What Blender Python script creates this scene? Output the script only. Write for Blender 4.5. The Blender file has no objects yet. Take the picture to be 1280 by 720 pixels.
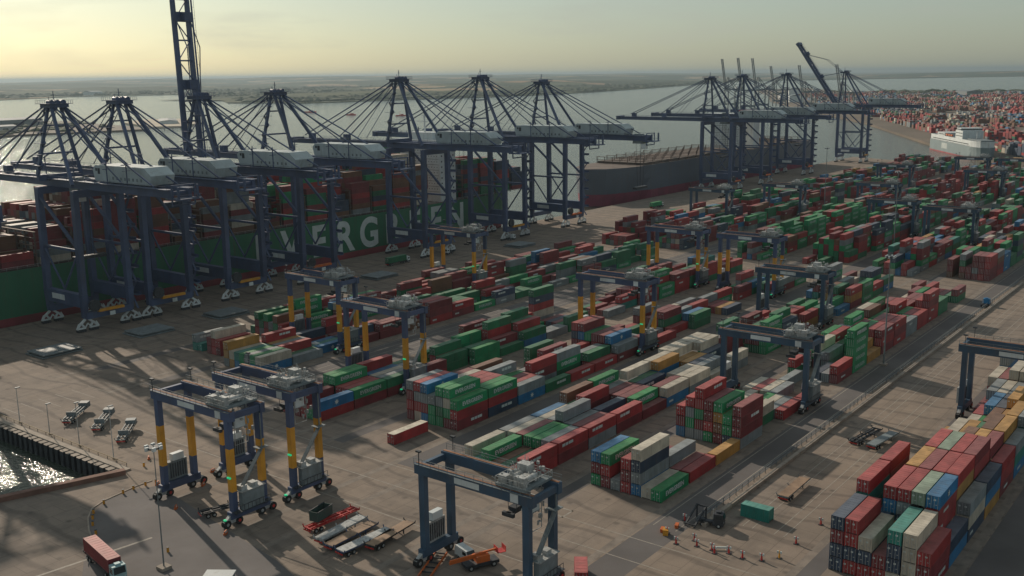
import bpy, math, random
from math import sin, cos, radians, pi, atan2, hypot, sqrt
from mathutils import Vector, Matrix
S = bpy.context.scene
C = S.collection

# ------------------------------------------------------------------ camera
H = 88.0
PITCH, ROLL, YAW = radians(11.85), radians(0.7), radians(37.6)
_h = Vector((cos(YAW), sin(YAW), 0)); _up = Vector((0, 0, 1))
_f = _h*cos(PITCH) - _up*sin(PITCH); _r = _f.cross(_up).normalized(); _u = _r.cross(_f)
_r2 = _r*cos(ROLL) - _u*sin(ROLL); _u2 = _u*cos(ROLL) + _r*sin(ROLL)
cd = bpy.data.cameras.new('camera'); cam = bpy.data.objects.new('camera', cd); C.objects.link(cam)
cd.sensor_width = 36; cd.lens = 36*1272/1280; cd.clip_start = 1; cd.clip_end = 120000
M = Matrix((( _r2.x, _u2.x, -_f.x, 0), (_r2.y, _u2.y, -_f.y, 0), (_r2.z, _u2.z, -_f.z, H), (0, 0, 0, 1)))
cam.matrix_world = M
S.camera = cam

# ------------------------------------------------------------------ light
SUN_AZ, SUN_EL = radians(73), radians(24)      # measured from +X towards +Y
w = bpy.data.worlds.new('World'); S.world = w; w.use_nodes = True
nt = w.node_tree; nt.nodes.clear()
wo = nt.nodes.new('ShaderNodeOutputWorld'); bg = nt.nodes.new('ShaderNodeBackground')
sky = nt.nodes.new('ShaderNodeTexSky'); sky.sky_type = 'NISHITA'; sky.sun_disc = False
sky.sun_elevation = SUN_EL; sky.sun_rotation = pi/2 - SUN_AZ
sky.altitude = 50; sky.air_density = 1.0; sky.dust_density = 1.2; sky.ozone_density = 1.0
bg.inputs['Strength'].default_value = 0.10
geo = nt.nodes.new('ShaderNodeTexCoord')
mp = nt.nodes.new('ShaderNodeMapping'); mp.inputs['Scale'].default_value = (1.5, 1.5, 9)
nz = nt.nodes.new('ShaderNodeTexNoise'); nz.inputs['Scale'].default_value = 2.6; nz.inputs['Detail'].default_value = 7; nz.inputs['Roughness'].default_value = .6
rp = nt.nodes.new('ShaderNodeValToRGB'); rp.color_ramp.elements[0].position = .50; rp.color_ramp.elements[1].position = .70
rp.color_ramp.elements[0].color = (0, 0, 0, 1); rp.color_ramp.elements[1].color = (.32, .32, .32, 1)
mx = nt.nodes.new('ShaderNodeMix'); mx.data_type = 'RGBA'
tint = nt.nodes.new('ShaderNodeMix'); tint.data_type = 'RGBA'; tint.blend_type = 'MULTIPLY'; tint.inputs[0].default_value = 1
tint.inputs[7].default_value = (.76, .90, .97, 1)
L = nt.links.new
L(sky.outputs[0], tint.inputs[6]); L(geo.outputs['Generated'], mp.inputs[0]); L(mp.outputs[0], nz.inputs[0]); L(nz.outputs[0], rp.inputs[0])
L(rp.outputs[0], mx.inputs[0]); L(tint.outputs[2], mx.inputs[6]); mx.inputs[7].default_value = (5.6, 5.3, 4.9, 1)
veil = nt.nodes.new('ShaderNodeMix'); veil.data_type = 'RGBA'; veil.inputs[0].default_value = .42; veil.inputs[7].default_value = (5.7, 6.0, 5.0, 1)
L(mx.outputs[2], veil.inputs[6]); L(veil.outputs[2], bg.inputs[0]); L(bg.outputs[0], wo.inputs[0])
sd = bpy.data.lights.new('sun', 'SUN'); sd.energy = 4.9; sd.angle = radians(.6); sd.color = (1, .86, .70)
so = bpy.data.objects.new('sun', sd); C.objects.link(so)
so.rotation_euler = Vector((cos(SUN_EL)*cos(SUN_AZ), cos(SUN_EL)*sin(SUN_AZ), sin(SUN_EL))).to_track_quat('Z', 'Y').to_euler()
vs = S.view_settings; vs.view_transform = 'Standard'; vs.look = 'None'; vs.exposure = -0.35; vs.gamma = 1; vs.use_curve_mapping = False
try:
    S.cycles.volume_bounces = 0; S.cycles.max_bounces = 5; S.cycles.diffuse_bounces = 2; S.cycles.glossy_bounces = 2
    S.cycles.sample_clamp_indirect = 4; S.cycles.use_denoising = True
except Exception: pass

# ------------------------------------------------------------------ materials
MATS = {}
def pm(name, col, rough=.6, metal=0, var=.18, scale=.35, dirt=None, dscale=1.2, damt=.4, bump=0, spec=.5, emit=None, coords='Object', streak=.12):
    """painted / weathered surface: colour with large variation plus dirt blotches"""
    if name in MATS: return MATS[name]
    m = bpy.data.materials.new(name); m.use_nodes = True; t = m.node_tree; n = t.nodes; b = n['Principled BSDF']
    tc = n.new('ShaderNodeTexCoord'); oi = n.new('ShaderNodeObjectInfo')
    add = n.new('ShaderNodeVectorMath'); add.operation = 'ADD'
    sc = n.new('ShaderNodeVectorMath'); sc.operation = 'SCALE'; sc.inputs['Scale'].default_value = 1
    cx = n.new('ShaderNodeCombineXYZ'); mu = n.new('ShaderNodeMath'); mu.operation = 'MULTIPLY'; mu.inputs[1].default_value = 371
    t.links.new(oi.outputs['Random'], mu.inputs[0]); t.links.new(mu.outputs[0], cx.inputs[0]); t.links.new(mu.outputs[0], cx.inputs[1])
    t.links.new(tc.outputs[coords], add.inputs[0]); t.links.new(cx.outputs[0], add.inputs[1])
    no = n.new('ShaderNodeTexNoise'); no.inputs['Scale'].default_value = scale; no.inputs['Detail'].default_value = 5
    t.links.new(add.outputs[0], no.inputs[0])
    hsv = n.new('ShaderNodeHueSaturation'); hsv.inputs['Color'].default_value = (*col, 1)
    mr = n.new('ShaderNodeMapRange'); mr.inputs[1].default_value = .3; mr.inputs[2].default_value = .7
    mr.inputs[3].default_value = 1-var; mr.inputs[4].default_value = 1+var
    t.links.new(no.outputs[0], mr.inputs[0]); ov = n.new('ShaderNodeMapRange'); ov.inputs[3].default_value = .84; ov.inputs[4].default_value = 1.16
    mv = n.new('ShaderNodeMath'); mv.operation = 'MULTIPLY'; t.links.new(oi.outputs['Random'], ov.inputs[0]); t.links.new(ov.outputs[0], mv.inputs[0]); t.links.new(mr.outputs[0], mv.inputs[1]); t.links.new(mv.outputs[0], hsv.inputs['Value'])
    last = hsv.outputs[0]
    if dirt:
        n2 = n.new('ShaderNodeTexNoise'); n2.inputs['Scale'].default_value = dscale; n2.inputs['Detail'].default_value = 8; n2.inputs['Roughness'].default_value = .7
        st = n.new('ShaderNodeVectorMath'); st.operation = 'MULTIPLY'; st.inputs[1].default_value = (1, 1, streak)
        t.links.new(add.outputs[0], st.inputs[0]); t.links.new(st.outputs[0], n2.inputs[0])
        r = n.new('ShaderNodeMapRange'); r.inputs[1].default_value = .5; r.inputs[2].default_value = .72; r.inputs[4].default_value = damt
        t.links.new(n2.outputs[0], r.inputs[0])
        mm = n.new('ShaderNodeMix'); mm.data_type = 'RGBA'; t.links.new(r.outputs[0], mm.inputs[0]); t.links.new(last, mm.inputs[6]); mm.inputs[7].default_value = (*dirt, 1)
        last = mm.outputs[2]
    t.links.new(last, b.inputs['Base Color'])
    b.inputs['Roughness'].default_value = rough; b.inputs['Metallic'].default_value = metal; b.inputs['Specular IOR Level'].default_value = spec
    if bump:
        bp = n.new('ShaderNodeBump'); bp.inputs['Strength'].default_value = bump; t.links.new(no.outputs[0], bp.inputs['Height']); t.links.new(bp.outputs[0], b.inputs['Normal'])
    if emit:
        b.inputs['Emission Color'].default_value = (*emit[0], 1); b.inputs['Emission Strength'].default_value = emit[1]
    MATS[name] = m; return m

RUST = (.10, .06, .04)
PAL = {'r': ('red', (.34, .032, .034)), 'R': ('bright red', (.50, .03, .035)), 'm': ('maroon', (.20, .03, .036)), 'g': ('green', (.012, .26, .10)),
       'G': ('dark green', (.015, .16, .07)), 'b': ('blue', (.015, .16, .34)), 'n': ('navy blue', (.032, .06, .105)), 'y': ('grey', (.20, .23, .24)),
       'w': ('cream', (.50, .45, .36)), 'o': ('ochre', (.42, .22, .05)), 't': ('teal', (.02, .22, .18)), 's': ('sage green', (.20, .27, .20)), 'k': ('brown', (.17, .075, .04))}
CM = {}; RM = {}
for k, (nm, c) in PAL.items():
    CM[k] = pm('container paint '+nm, c, .55, 0, .25, .25, RUST, 1.3, .42)
    fade = tuple(x*.9+.075*g for x, g in zip(c, (1.0, .9, .8)))
    if k == 'g': fade = (.06, .25, .095)
    RM[k] = pm('weathered container roof '+nm, fade, .62, 0, .25, .4, (.17, .12, .09), .8, .3)
NAVY = pm('navy crane paint', (.058, .086, .165), .5, .0, .2, .15, (.10, .07, .055), .5, .3)
NAVY2 = pm('blue crane paint', (.04, .085, .14), .5, 0, .2, .2, (.12, .08, .06), .6, .35)
YEL = pm('yellow crane paint', (.62, .28, .02), .5, 0, .15, .3, (.2, .12, .05), .8, .3)
RUSTY = pm('rust orange walkway', (.26, .12, .06), .8, 0, .3, .6)
WHITE = pm('white painted steel', (.62, .66, .66), .5, 0, .1, .2, (.3, .27, .22), .5, .5)
PALE = pm('pale grey steel', (.42, .43, .42), .55, .1, .3, 1.2, (.10, .09, .08), 2.2, .75)
DARKM = pm('dark steel', (.045, .05, .058), .6, .3, .3, 1)
GREYM = pm('grey painted steel', (.17, .20, .21), .6, 0, .2, .6, (.08, .07, .06), 1, .4)
RUB = pm('tyre rubber', (.018, .018, .018), .85)
GLASS = pm('dark glass', (.02, .03, .035), .08, 0, .1, 1)
REDP = pm('red paint', (.45, .03, .025), .5, 0, .15, .6)
ORG = pm('orange paint', (.55, .12, .02), .5, 0, .15, .6, (.15, .08, .05), 1, .4)
WPAINT = pm('white lettering paint', (.52, .57, .55), .6, 0, .12, .3, (.25, .28, .24), .6, .5)
LTEAL = pm('light blue cab paint', (.30, .48, .50), .4, 0, .1, .6)
GLAMP = pm('green lamp', (.02, .5, .2), .4, emit=((.02, .8, .35), .55))
CONC = pm('concrete', (.33, .28, .23), .9, 0, .2, .4, (.15, .12, .10), .8, .5)
HULLG = pm('green ship hull', (.024, .15, .075), .5, 0, .18, .03, (.09, .08, .05), .5, .55, streak=.05)
HULLR = pm('red ship bottom', (.26, .04, .05), .7, 0, .25, .1, (.12, .05, .04), .3, .5)
HULLB = pm('dark grey ship hull', (.085, .10, .13), .55, 0, .15, .03, (.12, .08, .06), .4, .5, streak=.05)
DECKM = pm('brown steel deck', (.12, .09, .075), .8, 0, .3, .1, (.1, .07, .05), .3, .5)
HOUSE = pm('pale machinery house paint', (.40, .46, .47), .5, 0, .12, .2, (.2, .18, .15), .5, .5)
BRN = pm('brown lashing steel', (.15, .105, .085), .8, 0, .3, .3)

# ------------------------------------------------------------------ mesh builder
class MB:
    def __init__(s): s.v = []; s.f = []; s.m = []
    def quadbox(s, P, mi=0):
        b = len(s.v); s.v += [tuple(p) for p in P]
        for q in ((0, 3, 2, 1), (4, 5, 6, 7), (0, 1, 5, 4), (1, 2, 6, 5), (2, 3, 7, 6), (3, 0, 4, 7)):
            s.f.append(tuple(b+i for i in q)); s.m.append(mi)
        return s
    def box(s, x0, x1, y0, y1, z0, z1, mi=0):
        return s.quadbox([(x0, y0, z0), (x1, y0, z0), (x1, y1, z0), (x0, y1, z0), (x0, y0, z1), (x1, y0, z1), (x1, y1, z1), (x0, y1, z1)], mi)
    def bar(s, p, q, wx, wz=None, mi=0, w2=None):
        """rectangular bar p->q; wx across, wz the other way"""
        wz = wz or wx; p = Vector(p); q = Vector(q); d = (q-p).normalized()
        ref = Vector((0, 0, 1)) if abs(d.z) < .9 else Vector((0, 1, 0))
        a = d.cross(ref).normalized(); b = a.cross(d).normalized(); k = w2 or 1
        P = [p-a*wx/2-b*wz/2, p+a*wx/2-b*wz/2, p+a*wx/2+b*wz/2, p-a*wx/2+b*wz/2]
        Q = [q-a*wx/2*k-b*wz/2*k, q+a*wx/2*k-b*wz/2*k, q+a*wx/2*k+b*wz/2*k, q-a*wx/2*k+b*wz/2*k]
        return s.quadbox(P+Q, mi)
    def cyl(s, p, q, r, n=8, r2=None, mi=0):
        p = Vector(p); q = Vector(q); d = (q-p).normalized(); ref = Vector((0, 0, 1)) if abs(d.z) < .9 else Vector((0, 1, 0))
        a = d.cross(ref).normalized(); b = d.cross(a); r2 = r if r2 is None else r2; o = len(s.v)
        for k in range(n): t = 2*pi*k/n; s.v.append(tuple(p+(a*cos(t)+b*sin(t))*r))
        for k in range(n): t = 2*pi*k/n; s.v.append(tuple(q+(a*cos(t)+b*sin(t))*r2))
        for k in range(n): s.f.append((o+k, o+(k+1) % n, o+n+(k+1) % n, o+n+k)); s.m.append(mi)
        s.f.append(tuple(o+n-1-k for k in range(n))); s.f.append(tuple(o+n+k for k in range(n))); s.m += [mi, mi]
        return s
    def prism(s, poly, z0, z1, mi=0, mtop=None):
        n = len(poly); o = len(s.v)
        s.v += [(x, y, z0) for x, y in poly]+[(x, y, z1) for x, y in poly]
        s.f.append(tuple(o+n+k for k in range(n))); s.m.append(mi if mtop is None else mtop)
        for k in range(n): s.f.append((o+k, o+(k+1) % n, o+n+(k+1) % n, o+n+k)); s.m.append(mi)
        return s
    def mesh(s, name, mats):
        me = bpy.data.meshes.new(name); me.from_pydata(s.v, [], s.f)
        for m in (mats if isinstance(mats, (list, tuple)) else [mats]): me.materials.append(m)
        me.polygons.foreach_set('material_index', s.m); me.update(); return me
    def build(s, name, mats, parent=None):
        return link(name, s.mesh(name, mats), parent)
def link(name, me, parent=None, loc=None):
    o = bpy.data.objects.new(name, me); C.objects.link(o)
    if parent: o.parent = parent
    if loc: o.location = loc
    return o
def tag(o, label=None, cat=None, group=None, kind=None):
    if label: o['label'] = label
    if cat: o['category'] = cat
    if group: o['group'] = group
    if kind: o['kind'] = kind
    return o
def empty(name, loc=(0, 0, 0), rz=0):
    o = bpy.data.objects.new(name, None); C.objects.link(o); o.location = loc; o.rotation_euler = (0, 0, rz); o.empty_display_size = 1; return o
def kids(o): return [c for c in CH.get(o.name, [])]
CH = {}
def copy_tree(o, parent=None):
    c = o.copy(); C.objects.link(c)
    if parent: c.parent = parent
    for ch in [x for x in o.children]: copy_tree(ch, c)
    return c
def text_mesh(txt, size, off=0.0, res=2):
    cu = bpy.data.curves.new('lettering', 'FONT'); cu.body = txt; cu.size = size; cu.resolution_u = res; cu.align_x = 'CENTER'; cu.align_y = 'CENTER'; cu.offset = off; cu.extrude = 0.03
    ob = bpy.data.objects.new('t', cu); C.objects.link(ob); dg = bpy.context.evaluated_depsgraph_get(); dg.update()
    me = bpy.data.meshes.new_from_object(ob.evaluated_get(dg)); bpy.data.objects.remove(ob); me.materials.clear(); me.materials.append(WPAINT); return me

# ------------------------------------------------------------------ water, ground
def nodes(name):
    m = bpy.data.materials.new(name); m.use_nodes = True; return m, m.node_tree, m.node_tree.nodes['Principled BSDF']
m, t, b = nodes('sea water'); WATER = m
b.inputs['Base Color'].default_value = (.045, .06, .045, 1); b.inputs['Roughness'].default_value = .10; b.inputs['IOR'].default_value = 1.33
tc = t.nodes.new('ShaderNodeTexCoord')
n1 = t.nodes.new('ShaderNodeTexNoise'); n1.inputs['Scale'].default_value = .95; n1.inputs['Detail'].default_value = 2.5; n1.inputs['Roughness'].default_value = .6
n2 = t.nodes.new('ShaderNodeTexNoise'); n2.inputs['Scale'].default_value = .07; n2.inputs['Detail'].default_value = 3
t.links.new(tc.outputs['Object'], n1.inputs[0]); t.links.new(tc.outputs['Object'], n2.inputs[0])
ad = t.nodes.new('ShaderNodeMath'); ad.operation = 'ADD'; t.links.new(n1.outputs[0], ad.inputs[0]); t.links.new(n2.outputs[0], ad.inputs[1])
bp = t.nodes.new('ShaderNodeBump'); bp.inputs['Strength'].default_value = 1.0; bp.inputs['Distance'].default_value = .42
t.links.new(ad.outputs[0], bp.inputs['Height']); t.links.new(bp.outputs[0], b.inputs['Normal'])
mb = MB(); s_ = 45000; mb.v = [(-s_, -s_, 0), (s_, -s_, 0), (s_, s_, 0), (-s_, s_, 0)]; mb.f = [(0, 1, 2, 3)]; mb.m = [0]
o = mb.build('water', WATER); o.location.z = -3.6; tag(o, 'grey green estuary water', kind='structure')

m, t, b = nodes('yard paving'); PAVE = m
tc = t.nodes.new('ShaderNodeTexCoord')
def noise(t, sc, det=5, r=.6, mapscale=None):
    n = t.nodes.new('ShaderNodeTexNoise'); n.inputs['Scale'].default_value = sc; n.inputs['Detail'].default_value = det; n.inputs['Roughness'].default_value = r
    if mapscale:
        mpn = t.nodes.new('ShaderNodeMapping'); mpn.inputs['Scale'].default_value = mapscale; t.links.new(tc.outputs['Object'], mpn.inputs[0]); t.links.new(mpn.outputs[0], n.inputs[0])
    else: t.links.new(tc.outputs['Object'], n.inputs[0])
    return n
def mixc(t, fac, a, bcol, mode='MIX'):
    q = t.nodes.new('ShaderNodeMix'); q.data_type = 'RGBA'; q.blend_type = mode
    if isinstance(fac, float): q.inputs[0].default_value = fac
    else: t.links.new(fac, q.inputs[0])
    for i, x in ((6, a), (7, bcol)):
        if isinstance(x, tuple): q.inputs[i].default_value = (*x, 1)
        else: t.links.new(x, q.inputs[i])
    return q.outputs[2]
def rng(t, src, a, b2, c, d):
    q = t.nodes.new('ShaderNodeMapRange'); q.inputs[1].default_value = a; q.inputs[2].default_value = b2; q.inputs[3].default_value = c; q.inputs[4].default_value = d
    t.links.new(src, q.inputs[0]); return q.outputs[0]
big = noise(t, .018, 6, .6); mid = noise(t, .16, 6, .65); fine = noise(t, 1.6, 6, .7); streak = noise(t, .12, 5, .6, (.12, 1.6, 1)); streak2 = noise(t, .12, 5, .6, (1.4, .10, 1))
c = mixc(t, rng(t, big.outputs[0], .38, .62, 0, 1), (.29, .232, .185), (.24, .20, .168))
c = mixc(t, rng(t, mid.outputs[0], .45, .75, 0, .55), c, (.10, .085, .075))
c = mixc(t, rng(t, streak.outputs[0], .52, .72, 0, .5), c, (.11, .095, .085))
c = mixc(t, rng(t, streak2.outputs[0], .56, .76, 0, .4), c, (.12, .10, .09))
c = mixc(t, rng(t, fine.outputs[0], .55, .8, 0, .35), c, (.09, .08, .075))
vo = t.nodes.new('ShaderNodeTexVoronoi'); vo.feature = 'F1'; vo.distance = 'CHEBYCHEV'; vo.inputs['Scale'].default_value = .05; vo.inputs['Randomness'].default_value = .7
t.links.new(tc.outputs['Object'], vo.inputs['Vector'])
sp = t.nodes.new('ShaderNodeSeparateColor'); t.links.new(vo.outputs['Color'], sp.inputs[0])
c = mixc(t, rng(t, sp.outputs[0], .1, .9, .0, .28), c, (.26, .20, .15))
br = t.nodes.new('ShaderNodeTexBrick'); br.inputs['Scale'].default_value = .16; br.inputs['Mortar Size'].default_value = .012; br.inputs['Color1'].default_value = (1, 1, 1, 1); br.inputs['Color2'].default_value = (.80, .80, .80, 1); br.inputs['Mortar'].default_value = (.45, .45, .45, 1)
br.inputs['Brick Width'].default_value = 1.0; br.inputs['Row Height'].default_value = .8; t.links.new(tc.outputs['Object'], br.inputs['Vector'])
c = mixc(t, .55, c, br.outputs[0], 'MULTIPLY')
v2 = t.nodes.new('ShaderNodeTexVoronoi'); v2.inputs['Scale'].default_value = .22; t.links.new(tc.outputs['Object'], v2.inputs['Vector'])
c = mixc(t, rng(t, v2.outputs['Distance'], .06, .2, .5, 0), c, (.06, .055, .05))
wv = t.nodes.new('ShaderNodeTexWave'); wv.inputs['Scale'].default_value = .035; wv.inputs['Distortion'].default_value = 9; wv.inputs['Detail'].default_value = 3; wv.inputs['Detail Scale'].default_value = .6; t.links.new(tc.outputs['Object'], wv.inputs[0])
c = mixc(t, rng(t, wv.outputs['Fac'], .90, .99, 0, .38), c, (.07, .06, .055))
t.links.new(c, b.inputs['Base Color']); b.inputs['Roughness'].default_value = .9; b.inputs['Specular IOR Level'].default_value = .25

YARD = [(-500, -420), (850, -420), (850, 100), (893, 168), (965, 205), (1000, 250), (1030, 300), (1060, 366), (120, 366), (120, 204.5), (94, 212), (-500, 400)]
o = MB().prism(YARD, -9, 0).build('ground', PAVE); tag(o, 'brown grey concrete yard of the container terminal', kind='structure')
ASPH = pm('asphalt strip', (.135, .122, .118), .9, 0, .2, .08, (.11, .09, .075), .5, .4)
RUNW = pm('concrete runway', (.24, .20, .165), .9, 0, .25, .3, (.10, .085, .075), .7, .6)
PAINT = pm('worn road paint', (.29, .26, .22), .8, 0, .2, .8, (.2, .16, .13), 1.2, .8)
def sheet(mb, x0, x1, y0, y1, z): 
    b0 = len(mb.v); mb.v += [(x0, y0, z), (x1, y0, z), (x1, y1, z), (x0, y1, z)]; mb.f.append((b0, b0+1, b0+2, b0+3)); mb.m.append(0)
NC, CP = 7, 2.5          # seven container rows per lane
LANES = [41.0, 96.9, 126.3, 160.0, 193.8, 241.0, 268.2]
mb = MB()
for i, y in enumerate(LANES):
    sheet(mb, 162 if i else 160, 1000 if i not in (0,) else 845, y+NC*CP+.2, y+NC*CP+4.2, .004)
sheet(mb, 120.5, 1000, 86.8, 94.0, .004); sheet(mb, 160, 845, 30, 38.2, .004)
sheet(mb, 160, 1000, 150, 157.5, .004)
sheet(mb, 165, 990, 219, 236, .004)
o = mb.build('road', ASPH); tag(o, 'dark asphalt truck lanes between the container rows', kind='structure')
mb = MB()
for i, y in enumerate(LANES):
    for yy in (y-1.7, y+22.0): sheet(mb, 108 if i in (1, 2, 3) else 150, 840, yy-.8, yy+.8, .008)
for yy in (336, 360): sheet(mb, 122, 1050, yy-.5, yy+.5, .008)
o = mb.build('crane_runway', RUNW); tag(o, 'pale concrete strips the gantry wheels run on', kind='structure')
mb = MB()
for x in (138, 150, 158.5): sheet(mb, x, x+.25, 50, 235, .012)
for y in (88, 93, 221, 224.5, 228, 231.5, 235): sheet(mb, 166, 820, y, y+.22, .012)
for y in (70, 72, 76.5, 78.5): sheet(mb, 176, 820, y, y+.2, .012)
for y in (296, 301, 306, 312, 318, 324): sheet(mb, 170, 1000, y, y+.22, .012)
for k in range(9): sheet(mb, 126+k*5.0, 126.2+k*5, 262, 274, .012)
for a in ((158.2, 162.2, 109.6, 110.0), (158.2, 162.2, 113.4, 113.8), (158.2, 158.6, 109.6, 113.8), (161.8, 162.2, 109.6, 113.8)): sheet(mb, *a, .014)
o = mb.build('road_markings', PAINT); tag(o, 'worn white lane lines on the paving', kind='structure')

# ------------------------------------------------------------------ far land
LAND, t, b = nodes('far farmland'); tc = t.nodes.new('ShaderNodeTexCoord')
vo = t.nodes.new('ShaderNodeTexVoronoi'); vo.inputs['Scale'].default_value = .0022; vo.inputs['Randomness'].default_value = .9; vo.distance = 'MANHATTAN'
t.links.new(tc.outputs['Object'], vo.inputs['Vector']); sp = t.nodes.new('ShaderNodeSeparateColor'); t.links.new(vo.outputs['Color'], sp.inputs[0])
r = t.nodes.new('ShaderNodeValToRGB'); r.color_ramp.interpolation = 'CONSTANT'; t.links.new(sp.outputs[0], r.inputs[0])
cols = [(0, (.035, .05, .025)), (.36, (.05, .07, .03)), (.52, (.09, .10, .05)), (.66, (.30, .19, .11)), (.76, (.045, .06, .03)), (.90, (.34, .25, .15))]
while len(r.color_ramp.elements) < len(cols): r.color_ramp.elements.new(.5)
for e, (p_, c_) in zip(r.color_ramp.elements, cols): e.position = p_; e.color = (*c_, 1)
n1 = noise(t, .004, 7, .7); c = mixc(t, rng(t, n1.outputs[0], .48, .62, 0, 1), r.outputs[0], (.035, .05, .025))
t.links.new(c, b.inputs['Base Color']); b.inputs['Roughness'].default_value = .95; b.inputs['Specular IOR Level'].default_value = .1
SHORE = pm('mud shore', (.15, .115, .085), .9, 0, .25, .01, (.10, .10, .06), .03, .6)
FAR = [(500, 5200), (2377, 4900), (3093, 5382), (3510, 5095), (2560, 3400), (2382, 3141), (2458, 2813), (2570, 2768), (2899, 2765), (3288, 2685), (3883, 2700), (4856, 2952),
       (6000, 3300), (9000, 4200), (10471, 3715), (13000, 2500), (26000, -14000), (42000, -6000), (42000, 42000), (-9000, 44000), (-9000, 9000)]
o = MB().prism(FAR, -9, -.5).build('farmland', LAND); tag(o, 'green and tan farmland across the estuary', kind='structure')
random.seed(5)
# gentle ridges behind the shore
mb = MB()
def ridge(x0, y0, x1, y1, h, wd, n=26):
    d = Vector((x1-x0, y1-y0, 0)).normalized(); pn = Vector((-d.y, d.x, 0)); o = len(mb.v)
    for k in range(n+1):
        t_ = k/n; e = sin(pi*t_)**.5; hh = max(.2, h*e*(.75+.35*random.random())); c_ = Vector((x0+(x1-x0)*t_, y0+(y1-y0)*t_, 0))
        for s_, z_ in ((-1, -1), (-.45, hh*.7), (0, hh), (.5, hh*.8), (1, -1)): mb.v.append(tuple(c_+pn*wd*s_+Vector((0, 0, z_))))
    for k in range(n):
        for j in range(4): a = o+k*5+j; mb.f.append((a, a+1, a+6, a+5)); mb.m.append(0)
for (x0, y0, x1, y1, h, wd) in ((2600, 3500, 5600, 3600, 22, 400), (4500, 4600, 9500, 5200, 38, 800), (1500, 6500, 6000, 7000, 34, 700), (-2500, 8200, 9000, 11000, 60, 1500),
                                 (6000, 8500, 16000, 6500, 60, 1400), (3000, 16000, 24000, 9000, 95, 3000), (-4000, 16000, 9000, 19000, 95, 3000), (14000, 4500, 26000, -2000, 70, 2000)):
    ridge(x0, y0, x1, y1, h, wd)
o = mb.build('hills', LAND); tag(o, 'low wooded hills along the horizon', kind='structure')
T2 = [(994, 191), (1314, 362), (1803, 608), (2112, 796), (3000, 1300), (3813, 1665), (4856, 2200), (5300, 2100), (4432, 1570), (4600, 900), (4700, 300), (4300, -700), (2500, -900), (1300, -500), (1080, 60)]
o = MB().prism(T2, -9, -.6).build('headland', SHORE); tag(o, 'brown reclaimed land of the far container terminal', kind='structure')
SPIT = [(300, 1700), (700, 1712), (910, 1697), (1071, 1652), (1120, 1760), (1180, 2080), (1240, 2167), (1050, 2147), (700, 2300), (200, 2400)]
o = MB().prism(SPIT, -9, -.6).build('spit', SHORE); tag(o, 'low spit of land with a pier', kind='structure')
SP2 = [(1130, 1720), (1178, 1692), (1300, 1800), (1391, 2003), (1330, 2060), (1210, 1950)]
o = MB().prism(SP2, -9, -.4).build('sandbank', pm('pale sand', (.40, .34, .25), .9, 0, .2, .02)); tag(o, 'pale sandbank at the end of the spit', kind='structure')
# woods
import bmesh
def inpoly(x, y, P):
    c = False; j = len(P)-1
    for i in range(len(P)):
        xi, yi = P[i]; xj, yj = P[j]
        if (yi > y) != (yj > y) and x < (xj-xi)*(y-yi)/(yj-yi)+xi: c = not c
        j = i
    return c
bm = bmesh.new(); bmesh.ops.create_icosphere(bm, subdivisions=1, radius=1)
IV = [v.co.copy() for v in bm.verts]; IF = [tuple(v.index for v in f.verts) for f in bm.faces]; bm.free()
WOOD = pm('woodland foliage', (.035, .05, .022), .95, 0, .45, .02, (.07, .08, .03), .05, .4)
mb = MB(); random.seed(11); cnt = 0
def blob(x, y, rx, ry, h, z=-.5):
    o = len(mb.v); a = random.random()*3; ca, sa = cos(a), sin(a)
    for v in IV:
        q = random.uniform(.75, 1.2); X, Y = v.x*rx*q, v.y*ry*q; mb.v.append((x+X*ca-Y*sa, y+X*sa+Y*ca, z+max(0, v.z)*h*q))
    for f in IF: mb.f.append(tuple(o+i for i in f)); mb.m.append(0)
while cnt < 2600:
    d = random.uniform(2600, 9000)**1.0; a = random.uniform(radians(2), radians(78)); x, y = d*cos(a), d*sin(a)
    if not inpoly(x, y, FAR) : continue
    L_ = random.uniform(1, 6)
    ang = random.choice((.2, .9, 1.7)) + random.uniform(-.2, .2)
    for k in range(int(L_)):
        xx, yy = x+cos(ang)*k*38, y+sin(ang)*k*38
        if inpoly(xx, yy, FAR) and inpoly(xx*.985, yy*.985, FAR): blob(xx, yy, random.uniform(18, 45), random.uniform(12, 28), random.uniform(7, 15))
    cnt += 1
for k in range(260):
    x, y = random.uniform(300, 1240), random.uniform(1700, 2350)
    if inpoly(x, y, SPIT): blob(x, y, random.uniform(8, 22), random.uniform(8, 18), random.uniform(3, 8))
for k in range(170):   # rows of trees among the far stacks
    a, b2 = random.uniform(600, 3000), random.choice((-420, -800, -1150))+random.uniform(-25, 25); x, y = 994+a*cos(.47)-b2*sin(.47), 191+a*sin(.47)+b2*cos(.47)
    if inpoly(x, y, T2): blob(x, y, random.uniform(8, 26), random.uniform(8, 18), random.uniform(6, 13))
for k in range(500):   # scrub on the far terminal's landward edge
    x, y = random.uniform(2600, 4600), random.uniform(-600, 1700)
    if inpoly(x, y, T2) and (x > 3700 or y < 100): blob(x, y, random.uniform(15, 50), random.uniform(10, 30), random.uniform(5, 10))
o = mb.build('woodland', WOOD); tag(o, 'dark hedgerows and woods on the far shores', kind='stuff')

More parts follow.
